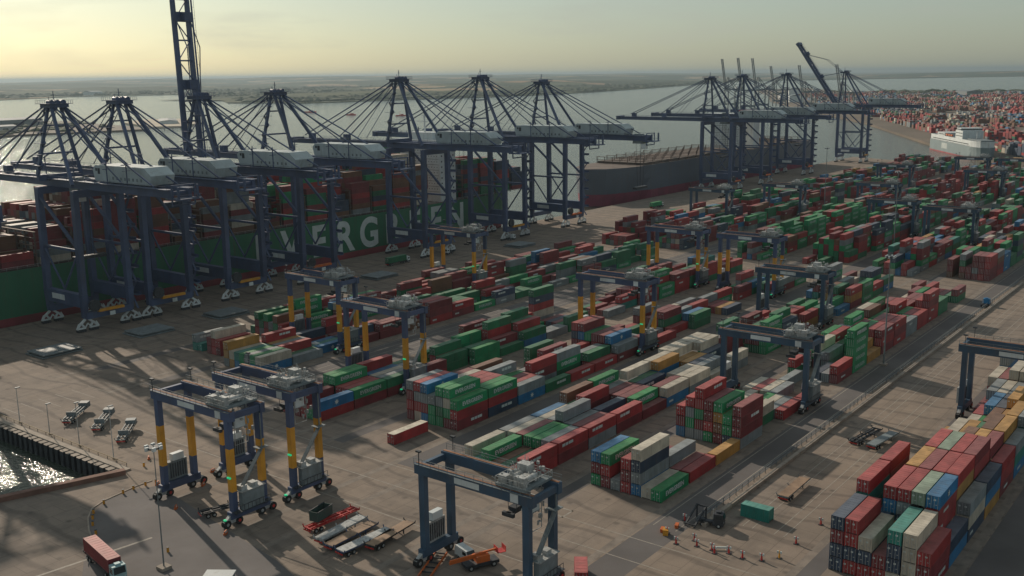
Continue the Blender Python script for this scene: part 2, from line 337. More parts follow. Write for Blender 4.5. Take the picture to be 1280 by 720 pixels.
def shed(x, y, lx, ly, h, rz, mat, label, cat='warehouse'):
    e = empty('warehouse', (x, y, -.5), rz); tag(e, label, cat)
    MB().box(-lx/2, lx/2, -ly/2, ly/2, 0, h).build('wall', mat, e)
    q = MB(); q.v = [(-lx/2-.5, -ly/2-.5, h), (lx/2+.5, -ly/2-.5, h), (lx/2+.5, ly/2+.5, h), (-lx/2-.5, ly/2+.5, h), (-lx/2-.5, 0, h*1.25), (lx/2+.5, 0, h*1.25)]
    q.f = [(0, 1, 5, 4), (2, 3, 4, 5), (1, 2, 5), (3, 0, 4), (3, 2, 1, 0)]; q.m = [0]*5; q.build('roof', GREYM, e)
    MB().box(-lx*.2, lx*.05, -ly/2-.3, -ly/2+.2, 0, h*.6).build('door', DARKM, e)
    return e
shed(1010, 2000, 90, 40, 14, .1, GREYM, 'long grey shed on the spit across the water')
shed(905, 1840, 40, 25, 9, .1, PALE, 'small pale building at the root of the spit pier')
shed(1250, 1850, 130, 34, 6, 1.0, WHITE, 'long pale shed on the sandbank past the spit')
shed(3300, 5600, 90, 60, 20, .3, WHITE, 'lone white building on the far shore', 'building')
e = empty('pier', (1071, 1650, -3)); tag(e, 'dark timber pier running out from the spit', 'pier')
MB().bar((0, 0, 3.4), (130, -20, 3.4), 5, .8).build('deck', DARKM, e)
for k in range(9): MB().cyl((k*16, -k*2.4, -5), (k*16, -k*2.4, 3), .6).build('pile', DARKM, e)

# ------------------------------------------------------------------ quay furniture
e = empty('sheet_pile_wall', (120, 285, 0)); tag(e, 'dark sheet pile quay wall above the glittering basin', 'quay wall')
mb = MB()
for k in range(80):
    y = -79+k*2.0; mb.prism([(-.9 if k % 2 else -.25, y), (-.9 if k % 2 else -.25, y+2.0), (0, y+2), (0, y)], -6, -.35)
mb.build('piling', DARKM, e)
MB().box(-.4, 1.2, -80.3, 80, -.3, .35).build('coping', CONC, e)
proto = None
for k in range(56):
    y = 206.6+k*2.5
    if proto is None:
        proto = MB().prism([(-1.9, -.95), (.3, -.95), (.3, .95), (-1.6, .95), (-1.9, .3)], -6.5, .12, 0, 1).build('fender_pile', [DARKM, CONC]); o = proto
    else: o = proto.copy(); C.objects.link(o)
    o.location = (119.6, y, 0); tag(o, 'concrete capped fender pile in the row along the basin wall', 'fender', 'fender piles along the basin wall')
e = empty('handrail', (121.6, 285, 0)); tag(e, 'thin yellowish rail along the top of the basin wall', 'handrail')
MB().bar((0, -78, 1.0), (0, 80, 1.0), .12).bar((0, -78, .5), (0, 80, .5), .06).build('rail', pm('dull yellow rail', (.28, .19, .07), .7), e)
q = MB()
for k in range(40): q.bar((0, -78+k*4, 0), (0, -78+k*4, 1.0), .1)
q.build('post_row', DARKM, e)
o = MB().bar((119, 203.6, 1), (96, 211, 1), 1.6, 1.4).bar((96, 211, 1), (-200, 300, 1), 1.6, 1.4).build('parapet', pm('rust stained concrete', (.22, .12, .09), .9, 0, .3, .3)); o.location.z = -.6
tag(o, 'rust stained parapet along the near side of the basin', 'parapet')

def lamp_post(x, y, h, label, head=.5, r=.13, mat=None):
    e = empty('lamp_post', (x, y, 0)); tag(e, label, 'lamp post')
    MB().cyl((0, 0, 0), (0, 0, h), r, 8, r*.6).build('pole', mat or PALE, e)
    MB().box(-.3, head*2, -.25, .25, h, h+.2).build('lamp', GREYM, e)
    MB().cyl((0, 0, 0), (0, 0, .35), r*2.6, 8).build('base', CONC, e); return e
for i, (y, h, lb) in enumerate(((296, 9, 'thin lamp post on the basin wall at the left picture edge'), (258, 9.5, 'thin lamp post left of the parked trailers by the basin wall'), (243, 8, 'thin lamp post by the basin wall just left of the first parked trailer'),
                   (229, 11, 'thin lamp post by the basin wall between first and second parked trailer'), (214, 13, 'thin lamp post by the basin wall between second and third parked trailer'))):
    lamp_post(122.6, y, h, lb)
def high_mast(x, y, h, label, r=.35):
    e = empty('light_mast', (x, y, 0)); tag(e, label, 'light mast')
    MB().cyl((0, 0, .6), (0, 0, h), r, 10, r*.5).build('pole', GREYM, e)
    MB().box(-1, 1, -1, 1, 0, .6).build('base', CONC, e)
    MB().cyl((0, 0, h-.6), (0, 0, h-.3), 1.3, 12).build('lamp_ring', DARKM, e)
    for k in range(6):
        a = k*pi/3; MB().box(-.35, .35, -.2, .2, -.35, .35).build('floodlight', WHITE, e).location = (1.35*cos(a), 1.35*sin(a), h-.45)
    return e
high_mast(97.2, 156.2, 24, 'tall thin light mast with white floodlights beside the red lorry', .14)
high_mast(305, 92.5, 34, 'pale light mast beside the road behind the stacked green containers', .25)
high_mast(505, 152, 40, 'pale light mast among the far containers on the right', .3)
high_mast(640, 238, 40, 'pale light mast beyond the long green block of containers', .3)
high_mast(452, 68, 36, 'pale light mast near the right picture edge behind the far cross road', .3)

# ------------------------------------------------------------------ ship to shore cranes
def wheelset(q, x, y, z=0):
    for k in range(4):
        q.cyl((x-3.0+k*2.0, y-.5, z+.55), (x-3.0+k*2.0, y+.5, z+.55), .55, 8)
    q.box(x-3.6, x+3.6, y-.35, y+.35, z+.8, z+1.6); q.bar((x-2, y, z+1.6), (x, y, z+3.4), .8, .9); q.bar((x+2, y, z+1.6), (x, y, z+3.4), .8, .9)
def bogie(q, x, y):
    # white rocker bogie seen as a pale zigzag under the legs
    for s in (-1, 1):
        q.prism([(x+s*2.4-1.6, y-.5), (x+s*2.4+1.6, y-.5), (x+s*2.4+1.6, y+.5), (x+s*2.4-1.6, y+.5)], 1.1, 1.55)
        for k in (-1, 1): q.bar((x+s*2.4+k*1.3, y, 1.6), (x+s*2.4, y, 3.2), .6, .6)
        for k in (-1.5, -.5, .5, 1.5): q.cyl((x+s*2.4+k*.85, y-.55, .5), (x+s*2.4+k*.85, y+.55, .5), .48, 8, mi=1)
    q.bar((x-2.4, y, 3.0), (x-.6, y, 4.4), .7, .7); q.bar((x+2.4, y, 3.0), (x+.6, y, 4.4), .7, .7); q.bar((x-4.3, y-.3, 1.3), (x-3.3, y-.3, 3.2), .35).bar((x+4.3, y-.3, 1.3), (x+3.3, y-.3, 3.2), .35).bar((x-1.1, y-.5, 1.5), (x, y-.5, 3.0), .35).bar((x+1.1, y-.5, 1.5), (x, y-.5, 3.0), .35)
YS, YL = 360.0, 336.0
def sts(x, label, apex=83, zg=50.0, raised=None, yb=286, boom=73, detail=True, house_x=3.0, trolley=345, wy=0):
    e = empty('quay_crane', (x, YL+wy, 0)); tag(e, label, 'quay crane', 'ship to shore cranes')
    D = YS-YL; B = lambda: MB()
    for sx in (-9, 9):
        B().bar((sx*.96, D, zg), (sx, D, 13.5), 2.1, 2.3).bar((sx, D, 13.5), (sx, D-.2, 4.8), 2.3, 2.6, w2=.75).build('leg', NAVY, e)
        B().bar((sx*.96, 0, zg), (sx, 0, 13.5), 2.0, 2.2).bar((sx, 0, 13.5), (sx, .2, 4.8), 2.2, 2.5, w2=.75).build('leg', NAVY, e)
        B().bar((sx, 1.1, 11), (sx, D-1.1, 11), 2.3, 4.6).build('portal_beam', NAVY, e)
        B().bar((sx, 1, 29), (sx, D-1, 29), .7, .9).build('tie_beam', NAVY, e)
        q = B().bar((sx, D-1, zg-3), (sx, 1, 30), .8, 1.0); q.build('brace', NAVY, e)
        q = B().bar((sx, D-1, 28), (sx, D/2, 14), .5, .6).bar((sx, 1, 28), (sx, D/2, 14), .5, .6).build('brace', NAVY, e)
        if sx < 0:
            sgn = MB().box(-.09, 0, -4.2, 4.2, -1.0, 1.0).build('name_board', WHITE, e); sgn.location = (sx-1.2, D*.62, 11.2)
    B().bar((-9, D, 5.6), (9, D, 5.6), 2.2, 2.4).build('sill_beam', NAVY, e)
    B().bar((-9, 0, 5.6), (9, 0, 5.6), 2.2, 2.4).build('sill_beam', NAVY, e)
    B().bar((-9, D, zg-1), (9, D, zg-1), 2.0, 2.6).build('cross_beam', NAVY, e)
    B().bar((-9, 0, zg-1), (9, 0, zg-1), 2.0, 2.6).build('cross_beam', NAVY, e)
    B().bar((-8.4, D, zg+3.4), (8.4, D, zg+3.4), 1.6, 2.2).build('cross_beam', NAVY, e)
    for yy in (0, D):
        for sx in (-8.6, 8.6):
            q = B(); bogie(q, sx, yy); q.build('bogie', [WHITE, DARKM], e)
    # platform with orange cable drum, drawn on the landside sill
    B().box(-5, 5, -2.6, -1.2, 6.6, 7.5).build('cable_platform', ORG if int(x) % 2 else YEL, e)
    B().box(-1, 1, -2.9, -2.65, 4.8, 6.2).build('notice_plate', WHITE, e)
    B().cyl((-6.2, -1.4, 9.2), (-6.2, -2.6, 9.2), 2.1, 14).build('cable_reel', DARKM, e)
    y0 = yb-YL
    q = B()
    for sx in (-3.4, 3.4): q.bar((sx, y0, zg+1.6), (sx, D+5, zg+1.6), 1.3, 2.8)
    for k in range(10): q.bar((-3.4, y0+1+k*8.4, zg+1.9), (3.4, y0+1+k*8.4, zg+1.9), .7, .8)
    for sx in (-4.9, 4.9):
        q.bar((sx, y0, zg+3.0), (sx, D+5, zg+3.0), 1.1, .12); q.bar((sx*1.1, y0, zg+4.1), (sx*1.1, D+5, zg+4.1), .1, .1)
        for k in range(14): q.bar((sx*1.1, y0+k*6, zg+3), (sx*1.1, y0+k*6, zg+4.1), .09)
    q.build('girder', NAVY, e)
    q = B(); Lb = boom
    for sx in (-3.4, 3.4): q.bar((sx, 0, 0), (sx, Lb, .0), 1.3, 2.6, w2=.82)
    for k in range(9): q.bar((-3.4, 2+k*Lb/9, .2), (3.4, 2+k*Lb/9, .2), .6, .8)
    for k in range(8): s = 1 if k % 2 else -1; q.bar((-3.2*s, 2+k*Lb/9, .1), (3.2*s, 2+(k+1)*Lb/9, .1), .35, .35)
    for sx in (-4.6, 4.6):
        q.bar((sx, 0, 1.4), (sx, Lb, 1.2), .8, .12); q.bar((sx*1.08, 0, 2.5), (sx*1.08, Lb, 2.3), .1)
        for k in range(16): q.bar((sx*1.08, k*Lb/16, 1.4), (sx*1.08, k*Lb/16, 2.5), .09)
    q.box(-4.4, 4.4, Lb-1.5, Lb+1.2, -1.2, 1.8)
    bo = q.build('boom', NAVY, e); bo.location = (0, D+5, zg+1.6)
    if raised: bo.rotation_euler.x = radians(raised)
    for k in (.45, .82):
        pl = MB().box(-1.2, 1.2, -1.6, 1.6, 1.2, 4.2).box(-4.6, 4.6, -2, 2, 1.15, 1.35).build('stay_bracket', NAVY, bo); pl.location = (0, Lb*k, 0)
    # A frame
    ap = Vector((0, D-1.2, apex))
    for sx in (-1, 1):
        B().bar((sx*8.4, D, zg+4), (sx*2.4, D-1, apex-1), 1.15, 1.15, w2=.8).build('mast', NAVY, e)
        B().bar((sx*2.4, D-3.2, apex-1), (sx*8.4, 1.0, zg+2), 1.1, 1.2).build('back_strut', NAVY, e)
        B().bar((sx*2.0, D-3.4, apex-.6), (sx*4.6, y0+8, zg+3.6), .42, .46).bar((sx*2.0, D-3.4, apex-1.2), (sx*4.6, y0+26, zg+3.6), .34, .36).build('back_stay', NAVY, e)
        if not raised:
            B().bar((sx*2.2, D+1, apex-.4), (sx*3.6, D+5+Lb*.84, zg+5), .42, .46).build('fore_stay', NAVY, e)
            B().bar((sx*2.2, D+1, apex-1), (sx*3.6, D+5+Lb*.47, zg+5), .42, .44).build('fore_stay', NAVY, e)
            B().bar((sx*2.2, D+1, apex-1.6), (sx*3.4, D+5+Lb*.30, zg+4), .22, .22).build('fore_stay', NAVY, e)
        else:
            R = radians(raised); u = Vector((0, cos(R), sin(R))); h = Vector((0, D+5, zg+1.6))
            a1 = h+u*Lb*.84; mid_ = (a1+Vector((0, D+1, apex)))*.5+Vector((0, -4, 3))
            a2 = h+u*Lb*.47
            B().bar((sx*2.2, D+1, apex-.4), (sx*3, mid_.y, mid_.z), .3).bar((sx*3, mid_.y, mid_.z), (sx*3.4, a1.y, a1.z), .3).bar((sx*2.2, D+1, apex-.4), (sx*3.4, a2.y, a2.z), .25).build('fore_stay', NAVY, e)
    q = B().bar((-6.6, D-.4, zg+12), (6.6, D-.4, zg+12), .7).bar((-4.6, D-.8, zg+22), (4.6, D-.8, zg+22), .6); q.build('mast_tie', NAVY, e)
    # zig-zag stairs on the mast and the landside leg
    q = B()
    for k in range(6):
        z0 = zg+4+k*(apex-zg-6)/6; z1 = z0+(apex-zg-6)/6; xx = -8.0+5.2*k/6; q.bar((xx, D-2.0 if k % 2 else D+1.6, z0), (xx+.8, D+1.6 if k % 2 else D-2.0, z1), .7, .25); q.box(xx-.9, xx+1.4, D-3, D+2.4, z1-.1, z1+.05)
    q.build('mast_stairs', NAVY, e); q = B()
    for k in range(9):
        z0 = 5+k*5.1; q.bar((10.8, 1.5 if k % 2 else -2.0, z0), (10.8, -2.0 if k % 2 else 1.5, z0+5.1), .8, .25); q.box(10.1, 12.0, -3, 2.2, z0+5.0, z0+5.15); q.box(11.8, 11.9, -3, 2.2, z0+5.1, z0+6.2)
    q.build('stairs', NAVY, e)
    q = B().box(-3.6, 3.6, D-4.6, D+2.2, apex-1.2, apex+.1).box(-4.8, 4.8, D-5.6, D+3.2, apex+.1, apex+.3)
    for a in range(12): q.bar((-4.7+a*.855, D-5.5, apex+.3), (-4.7+a*.855, D-5.5, apex+1.5), .1).bar((-4.7+a*.855, D+3.1, apex+.3), (-4.7+a*.855, D+3.1, apex+1.5), .1)
    q.box(-4.8, 4.8, D-5.6, D-5.5, apex+1.4, apex+1.5).box(-4.8, 4.8, D+3.1, D+3.2, apex+1.4, apex+1.5)
    for sx in (-2.2, 0, 2.2): q.cyl((sx, D-3.6, apex+.6), (sx, D-1.2, apex+.6), 1.0, 10)
    q.bar((0, D-1, apex), (0, D-1, apex+4.6), .22).bar((-2.4, D-2, apex), (-2.4, D-2, apex+2.6), .16).bar((-.9, D-1, apex+3.2), (.9, D-1, apex+3.2), .14)
    q.build('apex_platform', NAVY, e)
    # machinery house: long box with chamfered ends
    q = B(); hx0, hx1, hy0, hy1, hz = house_x-4.6, house_x+4.6, -35, -2.5, zg+3.2
    pr = [(hy0, hz), (hy1, hz), (hy1+1.2, hz+4.0), (hy1-.6, hz+5.6), (hy0+2.6, hz+5.8), (hy0-1.2, hz+3.2)]
    b0 = len(q.v)
    for xx in (hx0, hx1): q.v += [(xx, a, b_) for a, b_ in pr]
    q.f += [tuple(b0+5-i for i in range(6)), tuple(b0+6+i for i in range(6))]; q.m += [0, 0]
    for i in range(6): q.f.append((b0+i, b0+(i+1) % 6, b0+6+(i+1) % 6, b0+6+i)); q.m.append(0)
    hs = q.build('machinery_house', HOUSE, e)
    q = MB().box(hx0-.06, hx0-.01, hy1-3.4, hy1-1.9, hz+2.6, hz+4.6).box(hx0-.06, hx0-.01, hy1-1.6, hy1-.6, hz+3.6, hz+4.6); q.build('emblem', DARKM, hs)
    q = MB()
    for k in range(8): q.box(hx0-.05, hx0-.01, hy0+4+k*2.4, hy0+4.9+k*2.4, hz+1.0, hz+2.0)
    q.build('vent', GREYM, hs)
    for yy in (-26, -14, D*.3, D+2):
        q = MB(); q.bar((-4, yy, zg+3), (-4, yy, zg+11), .3).bar((-5.5, yy, zg+10), (-2.5, yy, zg+10), .2).bar((-5.5, yy, zg+8), (-2.5, yy, zg+8), .2).box(-5.6, -2.4, yy-.6, yy+.6, zg+9.9, zg+10.1).build('floodlight_post', NAVY, e)
    ty = trolley-YL
    q = B().box(-3.6, 3.6, ty-3, ty+3, zg-1.4, zg+.1).box(-3.0, -.4, ty-2, ty+2, zg+2.8, zg+4.0); q.build('trolley', GREYM, e)
    B().box(-5.2, -2.6, ty-6, ty-3.4, zg-4.2, zg-1.4).build('operator_cab', WHITE, e)
    q = B().box(-6.1, 6.1, ty-1.2, ty+1.2, 24.4, 25.6)
    for sx in (-1.4, 1.4):
        for sy in (-.8, .8): q.bar((sx, ty+sy, 25.6), (sx*1.6, ty+sy*2, zg-1.4), .12)
    if not raised: q.build('spreader', DARKM, e)
    q = B()
    for sx in (-4.3, 4.3): q.bar((sx, y0-1.2, zg-2), (sx, y0-1.2, zg+4.4), .4).bar((sx, y0-5, zg+1.4), (sx, y0+1, zg+1.4), .1)
    q.bar((-4.3, y0-1.2, zg+4.3), (4.3, y0-1.2, zg+4.3), .4).bar((-4.3, y0-1.2, zg-2), (4.3, y0-1.2, zg-2), .5).bar((-4.3, y0-5, zg+1.4), (4.3, y0-5, zg+1.4), .1)
    q.box(-4.4, 4.4, y0-5, y0+1.2, zg-.2, zg+.2).box(-4.2, -3.6, y0-4.6, y0-3.9, zg, zg+4).box(3.0, 3.6, y0-4.6, y0-3.9, zg, zg+4.5)
    q.build('end_platform', NAVY, e)
    return e
cr = [(132, 80.0, 50.0, None, 'navy quay crane beyond the left picture edge, only its shadow in view', 345),
      (196, 79.5, 50.0, None, 'leftmost navy quay crane, boom lowered over the green ship', 345),
      (222, 80.0, 50.5, None, 'second navy quay crane from the left, boom lowered over the green ship', 384),
      (258, 80.8, 51.0, 88, 'navy quay crane with twin beam boom raised upright out of the picture', 345),
      (297.5, 81.5, 51.5, None, 'navy quay crane between the upright boom and the white ship lettering', 372),
      (376, 86.2, 52.5, None, 'navy quay crane over the lettering G, boom reaching far left over ship', 398),
      (440, 86.6, 52.5, None, 'navy quay crane at the white ship tower, middle of three with the tallest tips', 372),
      (497, 83.5, 51.0, None, 'navy quay crane at the end of the green ship, girder reaching inland', 291),
      (715, 83.4, 51.0, None, 'nearest distant navy crane over the dark hull, boom lowered to the left', 345),
      (771, 84.6, 51.5, None, 'second distant navy crane over the dark hull, boom lowered', 372),
      (859, 85.2, 52.0, None, 'third distant navy crane, standing at the end of the dark hull', 345),
      (1002, 86.5, 52.5, 55, 'farthest navy crane of the quay with its boom half raised', 345)]
for x, ap, zg, ra, lb, tr in cr: sts(x, lb, ap, zg, ra, trolley=tr)

# ------------------------------------------------------------------ rubber tyred gantry cranes
def make_rtg(span=23.5, h=24.0, yellow=True):
    """crane spanning Y 0..span, legs at X -3.6 / 3.6; the machinery end is at Y 0"""
    e = empty('yard_crane'); m = NAVY if yellow else NAVY2; W = 3.7; yz0, yz1 = 7.2, 16.2
    for y in (0, span):
        for sx in (-W, W):
            q = MB()
            if yellow:
                q.bar((sx, y, h-2), (sx, y, yz1), 1.15, 1.3).bar((sx, y, yz1), (sx, y, yz0), 1.15, 1.3, 1).bar((sx, y, yz0), (sx, y, 2.0), 1.15, 1.3)
            else: q.bar((sx, y, h-2), (sx, y, 2.0), 1.15, 1.3)
            q.build('leg', [m, YEL], e)
        MB().bar((-W-1.2, y, 2.3), (W+1.2, y, 2.3), 1.3, 1.5).build('sill_beam', m, e)
        for sx in (-1, 1):
            x = sx*(W+.6); mbg = MB().bar((x-2.1, y, 1.1), (x+2.1, y, 1.1), .7, .7).bar((x-1.6, y, 1.2), (x, y, 2.3), .8).bar((x+1.6, y, 1.2), (x, y, 2.3), .8).build('bogie', PALE, e)
            for k in (-1.45, 1.45):
                wq = MB().cyl((x+k, y-.55, .85), (x+k, y+.55, .85), .85, 14).build('wheel', RUB, e)
                MB().cyl((x+k, y-.6, .85), (x+k, y+.6, .85), .34, 10).build('hub', REDP if k > 0 else PALE, wq)
    for sx in (-W, W):
        g = MB().bar((sx, -1.6, h-1), (sx, span+1.6, h-1), 1.15, 2.0).build('girder', m, e)
        q = MB().bar((sx, -1.4, h+.06), (sx, span+1.4, h+.06), .6, .08).build('walkway', RUSTY, g)
        q = MB(); o_ = sx*1.22
        q.bar((o_, -1.4, h+1.1), (o_, span+1.4, h+1.1), .07).bar((o_, -1.4, h+.6), (o_, span+1.4, h+.6), .05).box(min(o_, sx), max(o_, sx), -1.4, span+1.4, h-.15, h-.05)
        for k in range(14): q.bar((o_, -1.2+k*(span+2.6)/13, h-.1), (o_, -1.2+k*(span+2.6)/13, h+1.1), .06)
        q.build('handrail', GREYM, g)
        if sx < 0:
            MB().box(sx-.66, sx-.6, span*.42, span*.66, h-1.6, h-.5).build('name_board', WHITE, g)
            MB().box(sx-.72, sx-.6, span*.06, span*.13, h-1.8, h-.3).build('number_board', WHITE, g)
    MB().bar((-W, span+1.0, h-1), (W, span+1.0, h-1), .8, 1.2).build('end_tie', m, e)
    MB().bar((-W, -1.0, h-1), (W, -1.0, h-1), .8, 1.2).build('end_tie', m, e)
    # trolley with its clutter of winches, rails and cab
    t_ = MB().box(-W-.2, W+.2, .2, 6.6, h+.15, h+.6).build('trolley', GREYM, e)
    q = MB().cyl((-1.9, 1.8, h+1.3), (1.2, 1.8, h+1.3), .6, 12).cyl((-2.0, 4.6, h+1.2), (.8, 4.6, h+1.2), .5, 12).box(-3.4, -2.5, .8, 3.0, h+.6, h+2.4).box(1.2, 3.0, 3.4, 5.8, h+.6, h+2.7).box(-1.2, .6, 2.6, 3.6, h+.6, h+1.6).box(-3.6, -2.2, 4.6, 6.2, h+.6, h+2.0)
    q2 = random.Random(4)
    for k in range(46):
        x, y, z = q2.uniform(-3.6, 3.4), q2.uniform(.4, 6.2), h+.6+q2.random()**1.2*2.0; a, b2, c2 = q2.uniform(.1, .55), q2.uniform(.1, .55), q2.uniform(.15, .7); q.box(x, x+a, y, y+b2, z, z+c2)
    for k in range(26):
        x, y = q2.uniform(-3.6, 3.6), q2.uniform(.4, 6.4); q.bar((x, y, h+.6), (x+q2.uniform(-1.2, 1.2), y+q2.uniform(-1.2, 1.2), h+q2.uniform(1.6, 3.4)), .09)
    q.build('winch', PALE, t_)
    q = MB()
    for k in range(22):
        x, y, z = q2.uniform(-3.2, 3.0), q2.uniform(.2, 1.6), h-q2.uniform(.8, 7.5); q.box(x, x+q2.uniform(.15, .8), y, y+q2.uniform(.1, .6), z, z+q2.uniform(.2, 1.0))
    q.bar((-1.6, .9, h), (-1.6, .9, h-8), .12).bar((1.6, .9, h), (1.6, .9, h-8), .12).bar((-1.6, .9, h-4.6), (1.6, .9, h-4.6), .1).bar((-1.6, .9, h-8), (1.6, .9, h-8), .1)
    q.build('cable_tray', PALE, t_)
    q = MB()
    for k in range(9):
        for x in (-W-.2, W+.2): q.bar((x, .2+k*.8, h+.6), (x, .2+k*.8, h+1.8), .08)
    for x in (-W-.2, W+.2): q.bar((x, .2, h+1.8), (x, 6.6, h+1.8), .08).bar((x, .2, h+1.2), (x, 6.6, h+1.2), .06)
    for y in (.2, 6.6): q.bar((-W, y, h+1.8), (W, y, h+1.8), .08)
    q.build('guard_rail', PALE, t_)
    cb = MB().box(-1.2, 1.2, 1.0, 3.2, h-4.6, h-2.2).build('operator_cab', WHITE, t_)
    MB().box(-1.25, 1.25, 3.2, 3.26, h-4.4, h-2.9).box(-1.26, -1.2, 1.3, 3.2, h-4.2, h-2.9).build('window', GLASS, cb)
    q = MB()
    for sx in (-1.6, 1.6):
        for sy in (3.8, 5.6): q.bar((sx, sy, h-4.6), (sx*1.2, sy, h+.3), .07)
    q.build('hoist_rope', DARKM, t_)
    MB().box(-3.0, 3.0, 4.2, 5.2, h-5.4, h-4.8).box(-1.8, 1.8, 3.9, 5.5, h-4.8, h-4.2).box(-3.1, -2.5, 3.5, 5.9, h-5.5, h-4.8).box(2.5, 3.1, 3.5, 5.9, h-5.5, h-4.8).build('spreader', DARKM, e)
    # near side: electrical house, stair, grey engine box; far side: pale cabinet
    eh = MB().box(-2.7, 2.7, -1.7, -.5, 3.1, 7.0).build('engine_house', GREYM, e)
    MB().box(-3.0, 3.0, -2.0, .9, 7.0, 7.15).box(-2.6, -1.2, -1.4, .2, 7.15, 8.1).box(.2, 1.6, -1.2, .4, 7.15, 7.9).build('deck', PALE, eh)
    q = MB().bar((-2.7, -.9, 7.1), (3.4, -.9, 14.6), .9, .22).bar((3.4, -.9, 14.6), (3.4, -.9, h-2), .18).bar((-2.7, -1.3, 8.1), (3.4, -1.3, 15.6), .08).box(2.2, 4.6, -1.6, .4, 14.5, 14.65)
    q.build('stairs', GREYM, e)
    q = MB()
    for k in range(10): q.bar((-4.4+k*.95, -1.9, 3.1), (-4.4+k*.95, -1.9, 4.4), .07)
    q.bar((-4.4, -1.9, 4.4), (4.2, -1.9, 4.4), .08).box(-4.6, 4.6, -2.0, -.6, 3.05, 3.15)
    q.build('service_rail', DARKM, e)
    cb2 = MB().box(-2.3, 2.3, span+.3, span+1.6, 3.1, 7.2).build('control_cabinet', PALE if not yellow else GREYM, e)
    q = MB()
    for k in range(7): q.box(-2.0+k*.6, -1.7+k*.6, span+.2, span+.29, 3.6, 6.8)
    q.build('vent', DARKM, cb2)
    MB().box(-1.2, 1.6, span+.2, span+1.4, 7.3, 8.8).build('aircon_unit', WHITE, cb2)
    q = MB()
    for z in (h*.42,): q.box(-W-.9, -W-.58, -.6, .4, z, z+.3)
    q.box(-W-2.6, -W-2.2, -.4, .2, 1.7, 1.95)
    if yellow: q.build('signal_lamp', GLAMP, e)
    for sx in (-W-1, W+1):
        MB().bar((sx, span, h), (sx, span, h+2.8), .12).box(sx-.3, sx+.3, span-.5, span+.5, h+2.5, h+2.8).build('antenna', DARKM, e)
    return e
PY = make_rtg(23.5, 24.0, True); PB = make_rtg(23.5, 19.4, False)
usedY = usedB = False
RT = [  # x, lane near-wheel y, yellow, label
 (120.5, 161, 1, 'yellow legged yard crane standing nearest the basin, left of its twin'),
 (136.0, 161, 1, 'yellow legged yard crane just right of the one nearest the basin'),
 (131.0, 95.4, 0, 'all blue yard crane in the bottom foreground over the white van'),
 (272.5, 37.8, 0, 'blue yard crane over the near right stacks, cut by the picture edge'),
 (253.0, 95.3, 0, 'blue yard crane beside the tall maroon and green stack'),
 (342.0, 124.7, 0, 'blue yard crane over the cream and green stacks, right of centre'),
 (277.0, 158.5, 1, 'yellow legged yard crane at the centre of the picture'),
 (380.0, 192.2, 1, 'yellow legged yard crane behind centre, the left one of two touching'),
 (379.0, 158.3, 1, 'yellow legged yard crane behind centre, the right one of two touching'),
 (204.0, 192.2, 1, 'yellow legged yard crane over red and green row, its beam crossing another crane'),
 (223.0, 239.4, 1, 'yellow legged yard crane behind another, close to the quay cranes at left'),
 (324.0, 266.4, 1, 'yellow legged yard crane farthest back, in front of the ship lettering'),
 (560.0, 266.4, 0, 'distant blue yard crane in front of the dark hull'),
 (606.0, 239.3, 0, 'distant blue yard crane right of the one before the dark hull'),
 (760.0, 158.3, 0, 'distant blue yard crane on the right, before the white ferry'),
 (775.0, 224.0, 0, 'distant blue yard crane below the half raised boom'),
 (868.0, 192.3, 0, 'farthest blue yard crane, left of the white ferry'),
 (868.0, 160.5, 0, 'farthest blue yard crane, right below the white ferry'),
 (560.0, 158.3, 0, 'distant blue yard crane among mixed stacks right of the long green block'),
 (545.0, 124.7, 0, 'distant blue yard crane near the right picture edge'),
 (640.0, 192.2, 0, 'distant blue yard crane behind the long green block'),
]
for x, y, ye, lb in RT:
    if ye: src, first = PY, not usedY
    else: src, first = PB, not usedB
    o = src if first else copy_tree(src)
    if ye: usedY = True
    else: usedB = True
    o.location = (x, y, 0)
    tag(o, lb, 'yard crane', 'rubber tyred gantry cranes')

# ------------------------------------------------------------------ containers
HC = 2.62; LC = 12.19; WC = 2.34
def box_mesh(L_, k, corr=True, name='container'):
    """corrugated steel box, origin at the front (-X) bottom centre; material 0 walls, 1 frame"""
    q = MB(); p = .0
    f = .12
    for y in (-WC/2+f/2, WC/2-f/2):
        q.bar((f/2, y, 0), (f/2, y, HC-.02), f*1.3); q.bar((L_-f/2, y, 0), (L_-f/2, y, HC-.02), f*1.3)
        q.bar((0, y, .1), (L_, y, .1), f, .18); q.bar((0, y, HC-.1), (L_, y, HC-.1), f, .12)
    # corrugated long sides
    n = int(L_/.42)
    for sy in (-1, 1):
        o = len(q.v); pts = []
        for i in range(n):
            x = f+i*(L_-2*f)/n; d = (L_-2*f)/n
            pts += [(x, 0), (x+d*.3, 0), (x+d*.5, .09), (x+d*.8, .09)]
        pts.append((L_-f, 0))
        for x, dy in pts: yy = sy*(WC/2-.02-dy); q.v += [(x, yy, .15), (x, yy, HC-.12)]
        for i in range(len(pts)-1):
            a = o+2*i; q.f.append((a, a+2, a+3, a+1) if sy < 0 else (a, a+1, a+3, a+2)); q.m.append(0)
    o = len(q.v); q.v += [(.07, -WC/2+f, .15), (.07, WC/2-f, .15), (.07, WC/2-f, HC-.12), (.07, -WC/2+f, HC-.12)]; q.f.append((o, o+3, o+2, o+1)); q.m.append(0)
    o = len(q.v); q.v += [(L_-.07, -WC/2+f, .15), (L_-.07, WC/2-f, .15), (L_-.07, WC/2-f, HC-.12), (L_-.07, -WC/2+f, HC-.12)]; q.f.append((o, o+1, o+2, o+3)); q.m.append(0)
    return q.mesh(name, [CM[k]])
